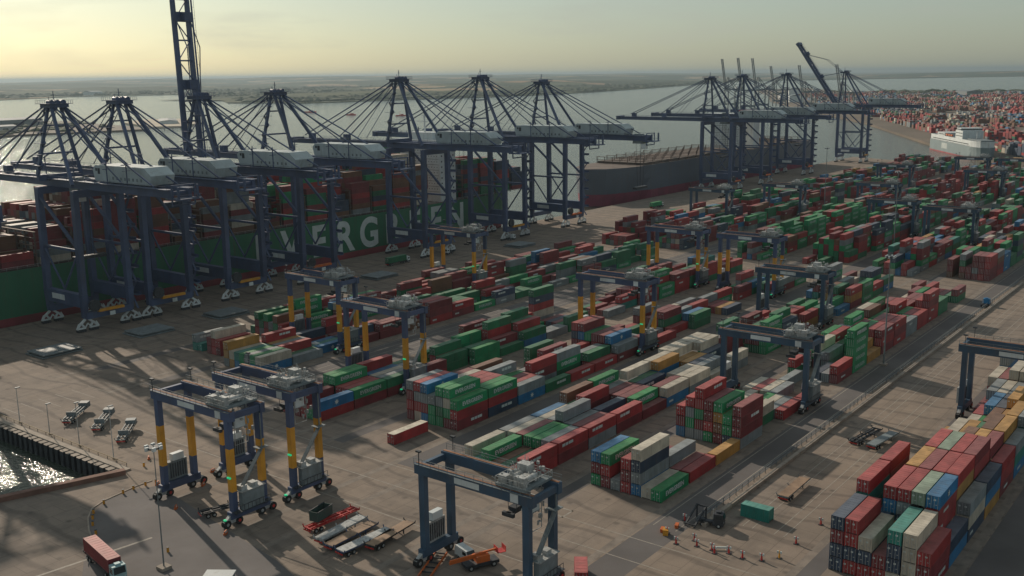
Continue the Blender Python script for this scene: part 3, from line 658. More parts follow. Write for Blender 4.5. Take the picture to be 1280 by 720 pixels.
def roof_mesh(L_, k):
    q = MB(); q.box(.02, L_-.02, -WC/2+.03, WC/2-.03, HC-.1, HC-.03)
    n = int(L_/1.05)
    for i in range(n): x = .4+i*(L_-.8)/n; q.box(x, x+.42, -WC/2+.2, WC/2-.2, HC-.03, HC-.008)
    for x in (.15, L_-.15):
        for y in (-WC/2+.12, WC/2-.12): q.box(x-.13, x+.13, y-.1, y+.1, HC-.05, HC+.0)
    return q.mesh('roof', [RM[k]])
def door_mesh(k):
    q = MB().box(-.02, .05, -.56, .56, .2, HC-.16)
    for y in (-.32, .3): q.bar((-.06, y, .15), (-.06, y, HC-.12), .05, .05, 1)
    q.box(-.08, -.03, -.2, .05, .9, 1.0, 1); q.box(-.035, -.02, .05, .45, 1.7, 2.0, 2)
    return q.mesh('door', [CM[k], PALE, WPAINT])
TXT_E = text_mesh('EVERGREEN', 1.5, .02)
BM = {}; RFM = {}; DM = {}
def get(k, L_):
    if (k, L_) not in BM: BM[k, L_] = box_mesh(L_, k); RFM[k, L_] = roof_mesh(L_, k)
    if k not in DM: DM[k] = door_mesh(k)
    return BM[k, L_], RFM[k, L_], DM[k]
MARKS = {}
def mark_mesh(kind):
    if kind in MARKS: return MARKS[kind]
    if kind == 'star':      # eight rayed emblem as on blue boxes
        q = MB(); n = 7; o = 0
        q.v = [(0, 0, 0)]+[(.85*(1 if i % 2 == 0 else .45)*cos(pi*i/n), 0, .85*(1 if i % 2 == 0 else .45)*sin(pi*i/n)) for i in range(2*n)]
        q.f = [(0, 1+i, 1+(i+1) % (2*n)) for i in range(2*n)]; q.m = [0]*len(q.f); me = q.mesh('emblem', [WPAINT])
    elif kind == 'bars':
        q = MB(); q.box(-2.2, -1.0, -.01, 0, -.35, .35).box(-.8, .2, -.01, 0, -.35, .35).box(.4, 2.2, -.01, 0, -.35, .35); me = q.mesh('lettering', [WPAINT])
    MARKS[kind] = me; return me

# hand-placed foreground stacks: (lane, bay, col) -> tiers bottom-up; col 0 is the side nearest the camera
SP = {}
def put(lane, bay, *cols):
    """cols listed from the far row (col 6) to the near row (col 0)"""
    for i, s_ in enumerate(cols): SP[lane, bay, 6-i] = s_
X0 = {0: 168.4, 1: 176.0, 2: 168.0, 3: 172.0, 4: 169.0, 5: 188.0, 6: 194.0}
PB_ = 12.75
put(0, 0, 'nnmn', 'rnrr', 'rnw', 'rm', 'wnnt', 'wwww', 'mmr')
put(0, 1, 'mmttr', 'mb', 'mnmbr', 'rmnyr', 'wnyms', 'rrrrb', 'bn')
put(0, 2, 'mmrmr', 'o', 'rmnmo', 'rmmmm', 'mnyrr', 'rroor', 'nwy')
put(0, 3, '', 'ro', 'mymyr', 'rmmns', 'rmrrr', 'mmrrm', 'obn')
put(0, 4, 'ys', 'sss', 'yyw', 'moyk', 'rmoo', 'mrrm', 'mrr')
put(0, 5, 'oo', 'yww', 'moo', 'orG', 'mokk', 'myoo', 'bty')
put(0, 6, 'o', 'ow', 'og', 'rok', 'moo', 'mooo', 'bwty')
put(0, 7, '', 'mr', 'mrb', 'mnn', 'nnbo', 'ooo', 'mmm')
put(0, 8, 'm', 'mwy', 'yyw', 'mry', 'nyy', 'myyw', 'mmyy')
put(0, 9, 'mrw', 'mGm', 'wryw', 'myww', 'wwyy', 'nwyw', 'mmyb')
put(1, 0, 'gmb', 'mrg', 'y', 'rmr', 'bynw', 'w', 'g')
put(1, 1, '', '', 'm', '', 'my', 'm', 'r')
put(1, 2, '', '', '', '', '', '', 'o')
put(1, 3, 'bmr', 'ygyr', 'ymgrr', 'grmm', 'mkog', 'ngg', 'ymmm')
put(1, 4, '', '', 'y', 'w', '', 'Gw', '')
put(1, 5, '', 'w', '', 'g', 'w', 'y', 'r')
put(1, 6, 'w', 'r', 'w', 'y', '', '', 'r')
put(1, 7, '', '', 'y', '', '', '', '')
put(1, 8, '', 'Gr', '', '', 'n', 'y', 'mr')
put(1, 9, 'yw', 'rg', 'mgw', 'yy', '', '', 'ggggg')
put(1, 10, 'wk', 'mgg', 'gmr', 'nG', 'ggg', 'ro', 'o')
put(1, 11, 'rn', 'mn', 'gggg', 'Ggm', 'ggg', 'mrr', 'mrm')
put(1, 12, '', 'mr', 'gg', 'rm', 'gmm', 'nrr', 'rmr')
put(1, 13, 'gyw', 'mrk', 'yg', '', '', 'wG', 'yy')
put(1, 14, 'rmg', 'm', 'yg', 'mrr', 'Gg', 'rr', 'rr')
put(2, 0, 'yw', 't', 'kg', 'k', 'G', 'm', 'rr')
put(2, 1, 'ry', 'yw', 'rm', 'tg', 'Gg', 'yy', 'mr')
put(2, 2, 'yb', 'mw', 'gy', 'wyy', 'my', 'mm', 'yr')
put(2, 3, 'rrk', 'mg', 'rmr', 'G', 'mn', 'b', 'mr')
put(2, 4, 'rrg', 'ry', 'rm', 'Gm', 'bm', 'gg', 'm')
put(2, 5, 'y', 'mbw', 'wG', 'gn', 'r', 'mm', 'bw')
put(2, 6, 'nb', 'bww', 'mbo', 'o', 'mw', 'bw', 'yw')
put(2, 7, 'mww', 'rnw', 'oo', 'oo', 'mn', 'ty', 'w')
put(2, 8, 'mnw', 'nnw', 'nww', 'nn', 'G', 'G', 'yw')
put(3, 0, '', '', '', '', '', '', '')
put(3, 1, 'mrmy', 'wryr', 'bmyb', 'ggy', 'gGyg', 'mgwg', 'mrg')
put(3, 2, 'rmm', 'yyw', 'bgr', 'nmr', 'mGr', 'rmg', 'nrg')
put(3, 3, 'mrk', 'rm', 'mry', 'rg', 'Gm', 'mr', 'by')
put(4, 0, '', 'r', '', 'mm', 'r', 'g', 'rb')
put(4, 1, 'm', 'mm', 'tGg', 'yyg', 'mr', 'Gr', 'mg')
put(4, 2, 'rr', 'wr', 'mrr', 'wb', 'mw', 'yy', 'mG')
put(5, 0, 'yoo', 'ow', 'bt', 'gg', 'Gy', 'bg', 'bw')
put(5, 1, 'rr', 'mrr', 'oo', 'my', 'mr', 'G', 'y')
put(6, 0, '', 'ty', 't', '', 'mm', 'rrw', 'mr')

random.seed(21)
STACKS = {}
def zone_weights(lane, bay):
    x = X0[lane]+bay*PB_
    if lane == 0: return 'rrrmmmwwyyynnsobk'
    if 455 < x < 600 and lane == 4: return 'ggggggGGGmrrgk'
    if 455 < x < 600 and lane == 3: return 'ggGmrrykGgmn'
    return random.choice(('ggGGmmmmrrkyyrnbbtmo', 'mmmmrrrrkgGyG', 'gggGGGGmmyr', 'yyGwnnbmmrrgG', 'rrrmmmmkyGm'))
NB = {}
for lane in range(7):
    for bay in range(0, 66):
        x = X0[lane]+bay*PB_
        if x > (835 if lane == 0 else 990): break
        cross = (418 if lane < 4 else 424) < x+6 < 452 or 690 < x+6 < 712
        ws = zone_weights(lane, bay); base = random.choice((.8, 1.4, 1.8, 2.3, 2.6))
        if x > 455: base = random.choice((1.6, 2.2, 2.8, 3.3))
        if 455 < x < 640 and lane in (3, 4): base = 4
        if lane == 3 and 300 < x < 370: base = 1.0
        for col in range(NC):
            if (lane, bay, col) in SP: s_ = SP[lane, bay, col]
            elif cross: s_ = ''
            elif (lane, bay) == (3, 0) or (lane, bay) == (6, 1): s_ = ''
            else:
                n = max(0, min(5, int(round(random.gauss(base, .85)))))
                if random.random() < .07: n = 0
                k0 = random.choice(ws); s_ = ''.join(random.choice(ws) if random.random() < .8 else k0 for _ in range(n))
            # 20 ft boxes: whole stack split in two
            if s_: STACKS[lane, bay, col] = (s_, random.random() < (.22 if (lane, bay, col) not in SP else 0))
STACKS[0, 6, 4] = ('og', True)
units = []   # (lane,bay,col,tier,k,x,y,z,len,top,ntier,half)
def hgt(l, b_, c_): return len(STACKS[l, b_, c_][0]) if (l, b_, c_) in STACKS else 0
for (l, b_, c_), (s_, tw) in STACKS.items():
    jx, jy = random.uniform(-.12, .12), random.uniform(-.05, .05); y = LANES[l]+(c_+.5)*CP+jy
    for ti, k in enumerate(s_):
        for hf in ((0, 1) if tw else (0,)):
            Ln = 6.06 if tw else LC; x = X0[l]+b_*PB_+jx+hf*6.13
            top = ti == len(s_)-1
            sf = hgt(l, b_, c_-1) <= ti; ff = hgt(l, b_-1, c_) <= ti and hf == 0
            dist = hypot(x, y, )
            d = sqrt(x*x+y*y+H*H); area = 0
            if top: area += Ln*WC*(H/d)
            if sf: area += Ln*HC*(y/d)*.9
            if ff: area += WC*HC*(x/d)*(2.2 if x < 260 else 1.0)
            # on-screen test
            v = Vector((x+Ln/2, y, ti*HC))-Vector((0, 0, H)); zz = v.dot(_f); px = 640+1272*v.dot(_r2)/zz; py = 360-1272*v.dot(_u2)/zz
            vis = -30 < px < 1310 and py < 745
            units.append([l, b_, c_, ti, k, x, y, ti*HC+.03, Ln, top, len(s_), hf, tw, area/d/d if vis else 0, py, px, sf, ff])
order = sorted(range(len(units)), key=lambda i: -units[i][13])
IND = set(order[:296])
ORD = ['first', 'second', 'third', 'fourth', 'fifth', 'sixth', 'seventh', 'eighth', 'ninth', 'tenth', 'eleventh', 'twelfth', 'thirteenth', 'fourteenth', 'fifteenth', 'sixteenth']
LNAME = ['near right block', 'block beside barrier road', 'second block from barrier road', 'central block', 'block behind the central one', 'block near the quay', 'quayside block']
seen = set()
def clabel(u):
    l, b_, c_, ti, k, n, hf, tw = u[0], u[1], u[2], u[3], u[4], u[10], u[11], u[12]
    col = PAL[k][0]; ln = 'short ' if tw else ''
    tier = 'on the ground' if n == 1 else ('bottom' if ti == 0 else ('topmost' if ti == n-1 else ORD[ti]+' up'))
    row = 'near-edge row' if c_ == 0 else ('far-edge row' if c_ == 6 else ORD[c_]+' row')
    end = ('front half ' if hf == 0 else 'rear half ') if tw else ''
    return f'{ln}{col} container, {tier}, {row}, {end}{ORD[b_] if b_ < 16 else "rear"} bay, {LNAME[l]}'
def place_container(u):
    l, b_, c_, ti, k, x, y, z, Ln, top, n, hf, tw = u[:13]
    bme, rme, dme = get(k, Ln); o = link('shipping_container', bme, None, (x, y, z)); tag(o, clabel(u), 'container', 'shipping containers stacked in the yard')
    link('roof', rme, o)
    if u[17] or b_ == 0:
        for s_ in (-1, 1):
            d_ = link('door', dme, o); d_.location = (0, s_*.58, 0)
            if s_ > 0: d_.rotation_euler = (0, 0, 0)
    if u[16]:
        if k in 'g' and Ln > 10: t_ = link('lettering', TXT_E, o); t_.location = (LC/2, -WC/2-.03, HC/2); t_.rotation_euler = (pi/2, 0, 0)
        elif k in 'rmnyG' and (l*7+b_*3+c_+ti) % 3 == 0 and Ln > 10: t_ = link('company_mark', mark_mesh('bars'), o); t_.location = (LC*(.3 if ti % 2 else .62), -WC/2-.02, HC*.62)
        elif k == 'b' and Ln > 10: t_ = link('emblem', mark_mesh('star'), o); t_.location = (LC/2, -WC/2-.03, HC/2)
rest = MB(); REST_M = []; KI = {k: i for i, k in enumerate(PAL)}
def rest_box(mb_, x, y, z, L_, k, W_=WC, h=HC, ang=0):
    b = len(mb_.v); w2 = W_/2
    P = [(0, -w2, 0), (L_, -w2, 0), (L_, w2, 0), (0, w2, 0), (0, -w2, h-.03), (L_, -w2, h-.03), (L_, w2, h-.03), (0, w2, h-.03)]
    ca, sa = cos(ang), sin(ang); mb_.v += [(x+a*ca-c_*sa, y+a*sa+c_*ca, z+d) for a, c_, d in P]
    for q, mi in (((4, 5, 6, 7), KI[k]+len(PAL)), ((0, 1, 5, 4), KI[k]), ((1, 2, 6, 5), KI[k]), ((2, 3, 7, 6), KI[k]), ((3, 0, 4, 7), KI[k])):
        mb_.f.append(tuple(b+i for i in q)); mb_.m.append(mi)
tv = [v.co.copy() for v in TXT_E.vertices]; tf = [tuple(p.vertices) for p in TXT_E.polygons if abs(p.normal.z) > .5 and p.center.z > 0]
NP = len(PAL)
for i, u in enumerate(units):
    if i in IND: place_container(u); continue
    if u[13] == 0: continue
    x, y, z, Ln, k = u[5], u[6], u[7], u[8], u[4]
    # hidden inside the block: skip
    rest_box(rest, x, y, z, Ln, k)
    if (u[17] or u[2] == 0) and x < 460 and u[17]:
        for yy in (-.86, -.28, .28, .86):
            o_ = len(rest.v); rest.v += [(x-.02, y+yy-.04, z+.2), (x-.02, y+yy+.04, z+.2), (x-.02, y+yy+.04, z+HC-.2), (x-.02, y+yy-.04, z+HC-.2)]; rest.f.append((o_, o_+3, o_+2, o_+1)); rest.m.append(2*NP)
    if k == 'g' and u[16] and Ln > 10 and x < 620:
        o_ = len(rest.v); rest.v += [(x+LC/2+c_.x, y-WC/2-.02, z+HC/2+c_.y) for c_ in tv]
        for f_ in tf: rest.f.append(tuple(o_+j for j in f_)); rest.m.append(2*NP)
    elif u[16] and k in 'ynmrb' and random.random() < .5 and Ln > 10:
        a, b2 = (3.2, 6.5) if random.random() < .5 else (1.2, 3.4); o_ = len(rest.v)
        rest.v += [(x+a, y-WC/2-.02, z+1.0), (x+b2, y-WC/2-.02, z+1.0), (x+b2, y-WC/2-.02, z+1.55), (x+a, y-WC/2-.02, z+1.55)]; rest.f.append((o_, o_+1, o_+2, o_+3)); rest.m.append(2*NP)
ALLM = [CM[k] for k in PAL]+[RM[k] for k in PAL]+[WPAINT]
o = rest.build('stacked_containers', ALLM); tag(o, 'dense field of many coloured containers filling the rest of the yard', kind='stuff')
print('units', len(units), 'individual', len(IND), 'max d', max(hypot(units[i][5], units[i][6]) for i in IND))
# loose ones
def loose(k, x, y, z, rz, Ln, label, cat='container', roof=None, text=False):
    bme, rme, dme = get(k, Ln); o = link('shipping_container', bme, None, (x, y, z)); o.rotation_euler = (0, 0, rz); tag(o, label, cat)
    link('roof', RFM[get(roof, Ln) and (roof, Ln)] if roof else rme, o)
    for s_ in (-1, 1): d_ = link('door', dme, o); d_.location = (0, s_*.58, 0)
    if text: t_ = link('lettering', TXT_E, o); t_.location = (LC/2, -WC/2-.03, HC/2); t_.rotation_euler = (pi/2, 0, 0)
    return o
loose('r', 168.2, 167.4, .02, 0, LC, 'lone red container with a whitish roof, standing alone in front of the central block', roof='w')
loose('t', 181.2, 81.0, .02, -pi/2, 6.06, 'short teal container standing alone on the open yard')

# ------------------------------------------------------------------ far terminal boxes
random.seed(31); far = MB(); n = 0
ex = Vector((cos(.47), sin(.47), 0)); ey = Vector((-sin(.47), cos(.47), 0))
org = Vector((994, 191, 0))
fk = 'rrrkkmmyynnbGGmmykrwkmn'
for ia in range(0, 245):
    if ia % 19 in (0, 1): continue
    for ib in range(0, 46):
        a = ia*14.2; b_ = -(38+ib*32); rc = random.Random((ia//7)*131+(ib//3)*17)
        em = rc.random(); theme = rc.choice(('rrkkm', 'rrmkw', 'mmkmG', 'yynbk', 'wyykk', 'mrkkk', 'nnyb'))
        if em < .18 or random.random() < .12+.4*(em > .85): continue
        base = rc.choice((1, 2, 3, 3, 4))+random.choice((0, 0, -1)); kk = random.choice(theme)
        for j in range(7):
            p = org+ex*a+ey*(b_-j*2.6)
            if not inpoly(p.x, p.y, T2) or p.x > 3900 or not inpoly(p.x-25, p.y+22, T2): break
            hh = max(0, base+random.choice((0, 0, -1, 1)))
            if hypot(p.x, p.y) > 2600 and hh: rest_box(far, p.x, p.y, -.5, LC, kk if random.random() < .75 else random.choice(fk), ang=.47, h=hh*HC); continue
            for t_ in range(hh): rest_box(far, p.x, p.y, -.5+t_*HC, LC, kk if random.random() < .7 else random.choice(fk), ang=.47)
o = far.build('far_container_stacks', ALLM); tag(o, 'mass of red and orange containers on the terminal across the channel', kind='stuff')

# ------------------------------------------------------------------ ships
def hull_mesh(x0, x1, y0, y1, zb, zt, zr, bow_at=None, n=40):
    """plan rounded at the bow end; red band below zr; materials 0 side 1 bottom 2 deck"""
    q = MB(); ym = (y0+y1)/2; hw = (y1-y0)/2; L_ = x1-x0
    def half(x, f):
        t_ = (x-x0)/L_; w_ = 1.0
        if bow_at == 1 and t_ > .86: w_ = sqrt(max(0, 1-((t_-.86)/.14)**2))*(.35+.65*f)+.0
        if bow_at == 0 and t_ < .14: w_ = sqrt(max(0, 1-((.14-t_)/.14)**2))*(.35+.65*f)
        if bow_at == 1 and t_ < .05: w_ = .86+.14*t_/.05
        if bow_at == 0 and t_ > .95: w_ = .86+.14*(1-t_)/.05
        return max(.004, w_)*hw
    xs = [x0+L_*i/n for i in range(n+1)]
    lv = [(zb, .55), (zr, .8), (zt*.6, .92), (zt, 1.0)]
    for x in xs:
        for sg in (-1, 1):
            for z, f in lv: q.v.append((x, ym+sg*half(x, f), z))
    for i in range(n):
        a = i*8; b = a+8
        for j in range(3):
            mi = 1 if j == 0 else 0
            q.f.append((a+j, b+j, b+j+1, a+j+1)); q.m.append(mi)
            q.f.append((a+4+j, a+5+j, b+5+j, b+4+j)); q.m.append(mi)
        q.f.append((a+3, b+3, b+7, a+7)); q.m.append(2)
    for a in (0, n*8):
        for j in range(3): q.f.append((a+j, a+j+1, a+5+j, a+4+j)); q.m.append(1 if j == 0 else 0)
    return q
YQ = 371.0; YB = YQ+59
e = empty('container_ship', (0, 0, 0)); tag(e, 'huge green container ship with large white lettering along its side at the quay', 'container ship')
hull_mesh(96, 503, YQ, YB, -9, 19.3, 1.9, 1).build('hull', [HULLG, HULLR, DECKM], e)
for i, ch in enumerate('EVERGREEN'):
    me = text_mesh(ch, 18.5, .55, 8); t_ = link('letter', me, e); t_.rotation_euler = (pi/2, 0, 0); t_.location = (295+17*i, YQ-.08, 9.4); t_.scale = (1.0, 1.12, 1)
q = MB()
for x in range(110, 495, 4): q.bar((x, YQ+.3, 19.3), (x, YQ+.3, 20.5), .1)
q.bar((110, YQ+.3, 20.5), (492, YQ+.3, 20.5), .12).bar((110, YQ+.3, 19.9), (492, YQ+.3, 19.9), .08); q.build('deck_rail', PALE, e)
bays = [118+i*14.7 for i in range(20)]+[440+i*14.7 for i in range(4)]
for i, x in enumerate(bays):
    q = MB(); ht = 13
    for y in [YQ+1.5+k*7 for k in range(9)]: q.bar((x-1.2, y, 19.3), (x-1.2, y, 19.3+ht), .45)
    for z in (24, 27, 30, 32.3): q.bar((x-1.2, YQ+1, z), (x-1.2, YB-1, z), .9, .25)
    q.build('lashing_bridge', BRN, e)
sup = MB().box(422, 435, YQ+3, YQ+33, 19.3, 50).box(420, 437, YQ+.5, YQ+36, 50, 53.2).box(424, 434, YQ+10, YQ+28, 53.2, 57).build('accommodation', WHITE, e)
q = MB()
for z in [23+3*k for k in range(9)]:
    q.box(421.93, 421.99, YQ+4, YQ+32, z+1.6, z+1.75)
    for k in range(14): q.box(421.93, 421.99, YQ+5+k*2, YQ+5.4+k*2, z, z+.5)
    for k in range(4): q.box(423+k*3.2, 423.8+k*3.2, YQ+2.93, YQ+2.99, z, z+.8)
q.build('window', GLASS, sup)
MB().box(419.9, 419.99, YQ+2, YQ+34, 51, 52.2).build('bridge_window', GLASS, sup)
q = MB().cyl((428, YQ+19, 57), (428, YQ+19, 68), .5).bar((428, YQ+13, 63), (428, YQ+25, 63), .4).bar((428, YQ+16, 66), (428, YQ+22, 66), .3); q.build('mast', WHITE, sup)
MB().box(424, 434, YQ+38, YQ+52, 19.3, 46).box(426, 432, YQ+40, YQ+50, 46, 49).build('funnel', HULLG, e)
random.seed(77); cargo = MB()
for i, x in enumerate(bays):
    if x > 436: hb = [8, 8, 7, 5][int((x-439)/14.7)]
    else: hb = [1, 2, 2, 3, 4, 5, 7, 9, 8, 6, 9, 8, 5, 7, 9, 6, 9, 9, 9, 10][i]
    pal = random.choice(('mkkmrny', 'kkmmyw', 'gGmknr', 'mmkkrr', 'yykmw')) if x < 436 else 'nGmnrGn'
    for c_ in range(23):
        hh = max(0, hb+random.choice((0, 0, 0, -1, -1, -2)) - (random.choice((0, 2, 3)) if x < 436 and c_ < 5 else 0) + (2 if x < 190 and c_ > 12 else 0))
        for t_ in range(hh): rest_box(cargo, x, YQ+2.2+c_*2.45, 20.0+t_*HC, LC, random.choice(pal))
o = cargo.build('deck_containers', ALLM); tag(o, 'maroon, brown and green containers loaded on the green ship', kind='stuff')

e = empty('cargo_ship', (0, 0, 0)); tag(e, 'dark grey ship with magenta red lower hull and empty brown deck, behind the distant cranes', 'cargo ship')
MAG = pm('magenta red antifouling', (.20, .03, .06), .7, 0, .2, .1, (.12, .05, .04), .3, .4)
hull_mesh(596, 965, YQ+1, YQ+46, -9, 22.5, 4.5, 0).build('hull', [HULLB, MAG, DECKM], e)
q = MB()
for i in range(25):
    x = 590+i*13.6
    if 800 < x < 852 or x < 640: continue
    MB().box(x, x+11.6, YQ+4, YQ+43, 22.5, 24.1).build('hatch_cover', DECKM, e)
for i in range(26):
    x = 588.6+i*13.6
    if 800 < x < 852 or x < 635: continue
    q = MB()
    for k in range(7): q.bar((x, YQ+3+k*6.6, 22.5), (x, YQ+3+k*6.6, 27.6), .4)
    for z in (25.2, 27.4): q.bar((x, YQ+3, z), (x, YQ+43, z), .8, .3)
    q.build('lashing_bridge', BRN, e)
sup = MB().box(815, 828, YQ+9, YQ+36, 22.5, 50).box(813, 830, YQ+6, YQ+39, 50, 53).build('accommodation', WHITE, e)
q = MB()
for z in [26+3*k for k in range(8)]:
    q.box(814.93, 814.99, YQ+10, YQ+35, z+1.6, z+1.8)
    for k in range(10): q.box(814.93, 814.99, YQ+11+k*2.4, YQ+11.4+k*2.4, z, z+.5)
q.build('window', GLASS, sup)
MB().box(836, 848, YQ+6, YQ+20, 22.5, 47).build('funnel', WHITE, e)
MB().box(835.8, 848.2, YQ+5.8, YQ+20.2, 47, 55).build('funnel_cap', REDP, e)
MB().cyl((821, YQ+22, 53), (821, YQ+22, 64), .6).build('mast', WHITE, e)

# white ro-ro ferry across the channel
e = empty('ferry', (1190, 292, -.5), atan2(-88, -140)); e.scale = (.86, .86, .86); tag(e, 'white ferry with grey lower hull moored across the channel on the right', 'ferry')
q = hull_mesh(-95, 95, -13, 13, -4, 10, 9.7, 0, 30); 
HB_ = pm('grey blue ferry hull', (.17, .22, .23), .5, 0, .1, .1)
hull_mesh(-95, 95, -13, 13, -5, 11, -2.0, 1, 30).build('hull', [HB_, HULLR, GREYM], e)
hull_mesh(-93, 93, -12.6, 12.6, 11.05, 18, 12, 1, 30).build('superstructure', [WHITE, WHITE, GREYM], e)
MB().box(-60, -30, -12.7, 12.7, 18, 22).build('deck_house', WHITE, e)
wb = MB().box(10, 36, -12.5, 12.5, 18, 28).box(14, 30, -12.8, 12.8, 28, 31).build('bridge', WHITE, e)
MB().box(13.8, 30.2, -12.9, 12.9, 28.8, 30).build('window', GLASS, wb)
MB().box(-6, 2, -4, 4, 18, 31).build('funnel', DARKM, e)
for k in range(3): MB().box(-26+k*9, -20+k*9, -12.9, -11.2, 19, 21.2).build('lifeboat', ORG, e)
q = MB(); q.box(-80, 60, -12.72, -12.62, 13, 13.9); q.box(-56, -32, -12.82, -12.72, 19.6, 20.4); q.box(11, 35, -12.6, -12.5, 21, 21.8); q.box(11, 35, -12.6, -12.5, 24.5, 25.3); q.build('window_band', GLASS, e)
MB().box(40, 88, -8, 8, 18, 19.2).build('hatch', GREYM, e); MB().bar((50, 0, 18), (50, 0, 27), .6).build('foremast', WHITE, e)
MB().cyl((22, 0, 31), (22, 0, 40), .4).build('mast', WHITE, e)
MB().box(-95.3, -93, -11, 11, -3, 17).build('stern_door', DARKM, e)
MB().box(-40, -18, -13.1, -12.95, 2, 9).build('side_marking', WPAINT, e)
e = empty('jetty', (1030, 160, 0)); tag(e, 'orange brown ferry jetty at the right picture edge', 'jetty')
MB().bar((-20, 10, 1), (80, 60, 1), 7, 1).build('deck', pm('yellow brown jetty deck', (.45, .30, .14), .8), e)
for k in range(7): MB().cyl((-20+k*16, 10+k*8, -6), (-20+k*16, 10+k*8, .5), .8).build('pile', DARKM, e)
# small vessels on the estuary
def light_vessel(x, y, s, label, mast=True):
    e = empty('red_boat', (x, y, -3.6), 2.2); tag(e, label, 'boat')
    q = MB(); P = [(-1, -.2), (-.8, -.26), (.6, -.26), (1, 0), (.6, .26), (-.8, .26), (-1, .2)]
    q.prism([(a*16*s, b*16*s) for a, b in P], 0, 3.2*s); q.build('hull', REDP, e)
    MB().box(-9*s, -1*s, -2.6*s, 2.6*s, 3.2*s, 6*s).build('cabin', REDP if mast else WHITE, e)
    MB().cyl((2*s, 0, 3.2*s), (2*s, 0, (14 if mast else 7)*s), 1.2*s, 8, .4*s).build('mast', REDP, e)
light_vessel(1827, 2068, 1.0, 'small red boat on the estuary, leftmost of three, lying flat', False)
light_vessel(1744, 1828, .75, 'small red boat with tall mast on the estuary, middle of three')
light_vessel(1750, 1669, .75, 'small red boat with tall mast on the estuary, nearest the quay crane tip')

# raised booms of the far terminal
def far_crane(px_x, y_, dist, label, k=1.0):
    px_x += 17; v = (_f*1272+_r2*(px_x-640)+_u2*(360-y_)); v = Vector((v.x, v.y, 0)).normalized()*dist
    e = empty('distant_crane', (v.x, v.y, -.5), 0.9); tag(e, label, 'quay crane', 'far terminal cranes')
    for sx in (-9, 9):
        for yy in (0, 26): MB().bar((sx, yy, 0), (sx, yy, 46*k), 2.4).build('leg', GREYM, e)
        MB().bar((sx, 0, 14), (sx, 26, 14), 2.2, 4).build('portal_beam', GREYM, e)
        MB().bar((sx*.4, 28, 47*k), (sx*.4, 40, 118*k), 1.6, 2.2).build('boom', GREYM, e)
        MB().bar((sx*.9, 26, 47*k), (sx*.3, 24, 76*k), 1.6).build('mast', GREYM, e)
        MB().bar((sx*.3, 24, 76*k), (sx*.9, 0, 47*k), 1.4).build('back_strut', GREYM, e)
    q = MB()
    for i in range(6): q.bar((-3.6, 29.5+i*2, 56*k+i*11.8*k), (3.6, 29.5+i*2, 56*k+i*11.8*k), 1)
    q.bar((-3.6, -16, 48*k), (-3.6, 28, 48*k), 2, 3).bar((3.6, -16, 48*k), (3.6, 28, 48*k), 2, 3); q.build('girder', GREYM, e)
    MB().box(-4, 4, -14, 2, 50*k, 56*k).build('machinery_house', WHITE, e)
for px_x, y_, d_, lb in ((904, 110, 2500, 'faint far crane with upright boom, leftmost of the row on the skyline'), (925, 110, 2350, 'faint far crane with upright boom, second in the skyline row'),
                         (942, 110, 2450, 'faint far crane with upright boom, third in the skyline row'), (963, 112, 2750, 'faintest far crane with upright boom, fourth in the skyline row'),
                         (1000, 112, 2500, 'far crane with upright boom left of the half raised navy boom'), (1048, 112, 2350, 'far crane with upright boom right behind the half raised navy boom')):
    far_crane(px_x, y_, d_, lb, 1.0 if px_x < 950 else .86)
random.seed(3)
for i, (x, y, a, b_, h, m_, lb) in enumerate(((2900, 1180, 60, 40, 18, WHITE, 'white block building beside the far upright cranes'), (3150, 1320, 90, 30, 14, PALE, 'long pale shed beside the far upright cranes'),
        (3500, 1430, 40, 40, 26, WHITE, 'tall white silo block on the far terminal'), (3700, 900, 160, 50, 16, GREYM, 'long grey warehouse behind the far container field'), (3500, 450, 140, 50, 15, BRN, 'brown warehouse behind the far container field'), (3300, 150, 120, 50, 15, BRN, 'brown warehouse at the right end of the far container field'))):
    shed(x, y, a, b_, h, .47, m_, lb, 'building')

# ------------------------------------------------------------------ vehicles
def wheels(e, xs, y, r=.5, w_=.3):
    for x in xs:
        for s in (-1, 1):
            wq = MB().cyl((x, s*(y-w_), r), (x, s*y, r), r, 12).build('wheel', RUB, e)
            MB().cyl((x, s*y, r), (x, s*(y+.02), r), r*.5, 8).build('hub', PALE, wq)
def trailer(loc, rz, label, m=GREYM, bed=False, L_=12.6, group=None):
    e = empty('container_trailer', loc, rz); tag(e, label, 'trailer', group)
    q = MB()
    for s in (-.55, .55): q.box(0, L_, s-.12, s+.12, .95, 1.35)
    for k in range(7): x = .1+k*(L_-.3)/6; q.box(x, x+.28, -1.22, 1.22, 1.1, 1.32)
    for s in (-1.2, 1.1): q.box(.1, L_-.1, s, s+.1, 1.12, 1.3)
    for k in (.1, L_/2, L_-.35):
        for s in (-1, 1): q.bar((k+.1, s*1.24, 1.2), (k+.1, s*1.5, 1.8), .2, .12)
    q.build('frame', m, e)
    if bed: MB().box(.2, L_-.2, -1.15, 1.15, 1.33, 1.42).build('deck', bed, e)
    MB().box(L_-3.2, L_-3.0, -.8, -.6, .05, 1.0).box(L_-3.2, L_-3.0, .6, .8, .05, 1.0).build('landing_leg', m, e)
    wheels(e, (1.4, 2.7), 1.2); MB().box(-.05, 0, -1.1, 1.1, .7, 1.0).build('tail_light_bar', REDP, e)
    return e
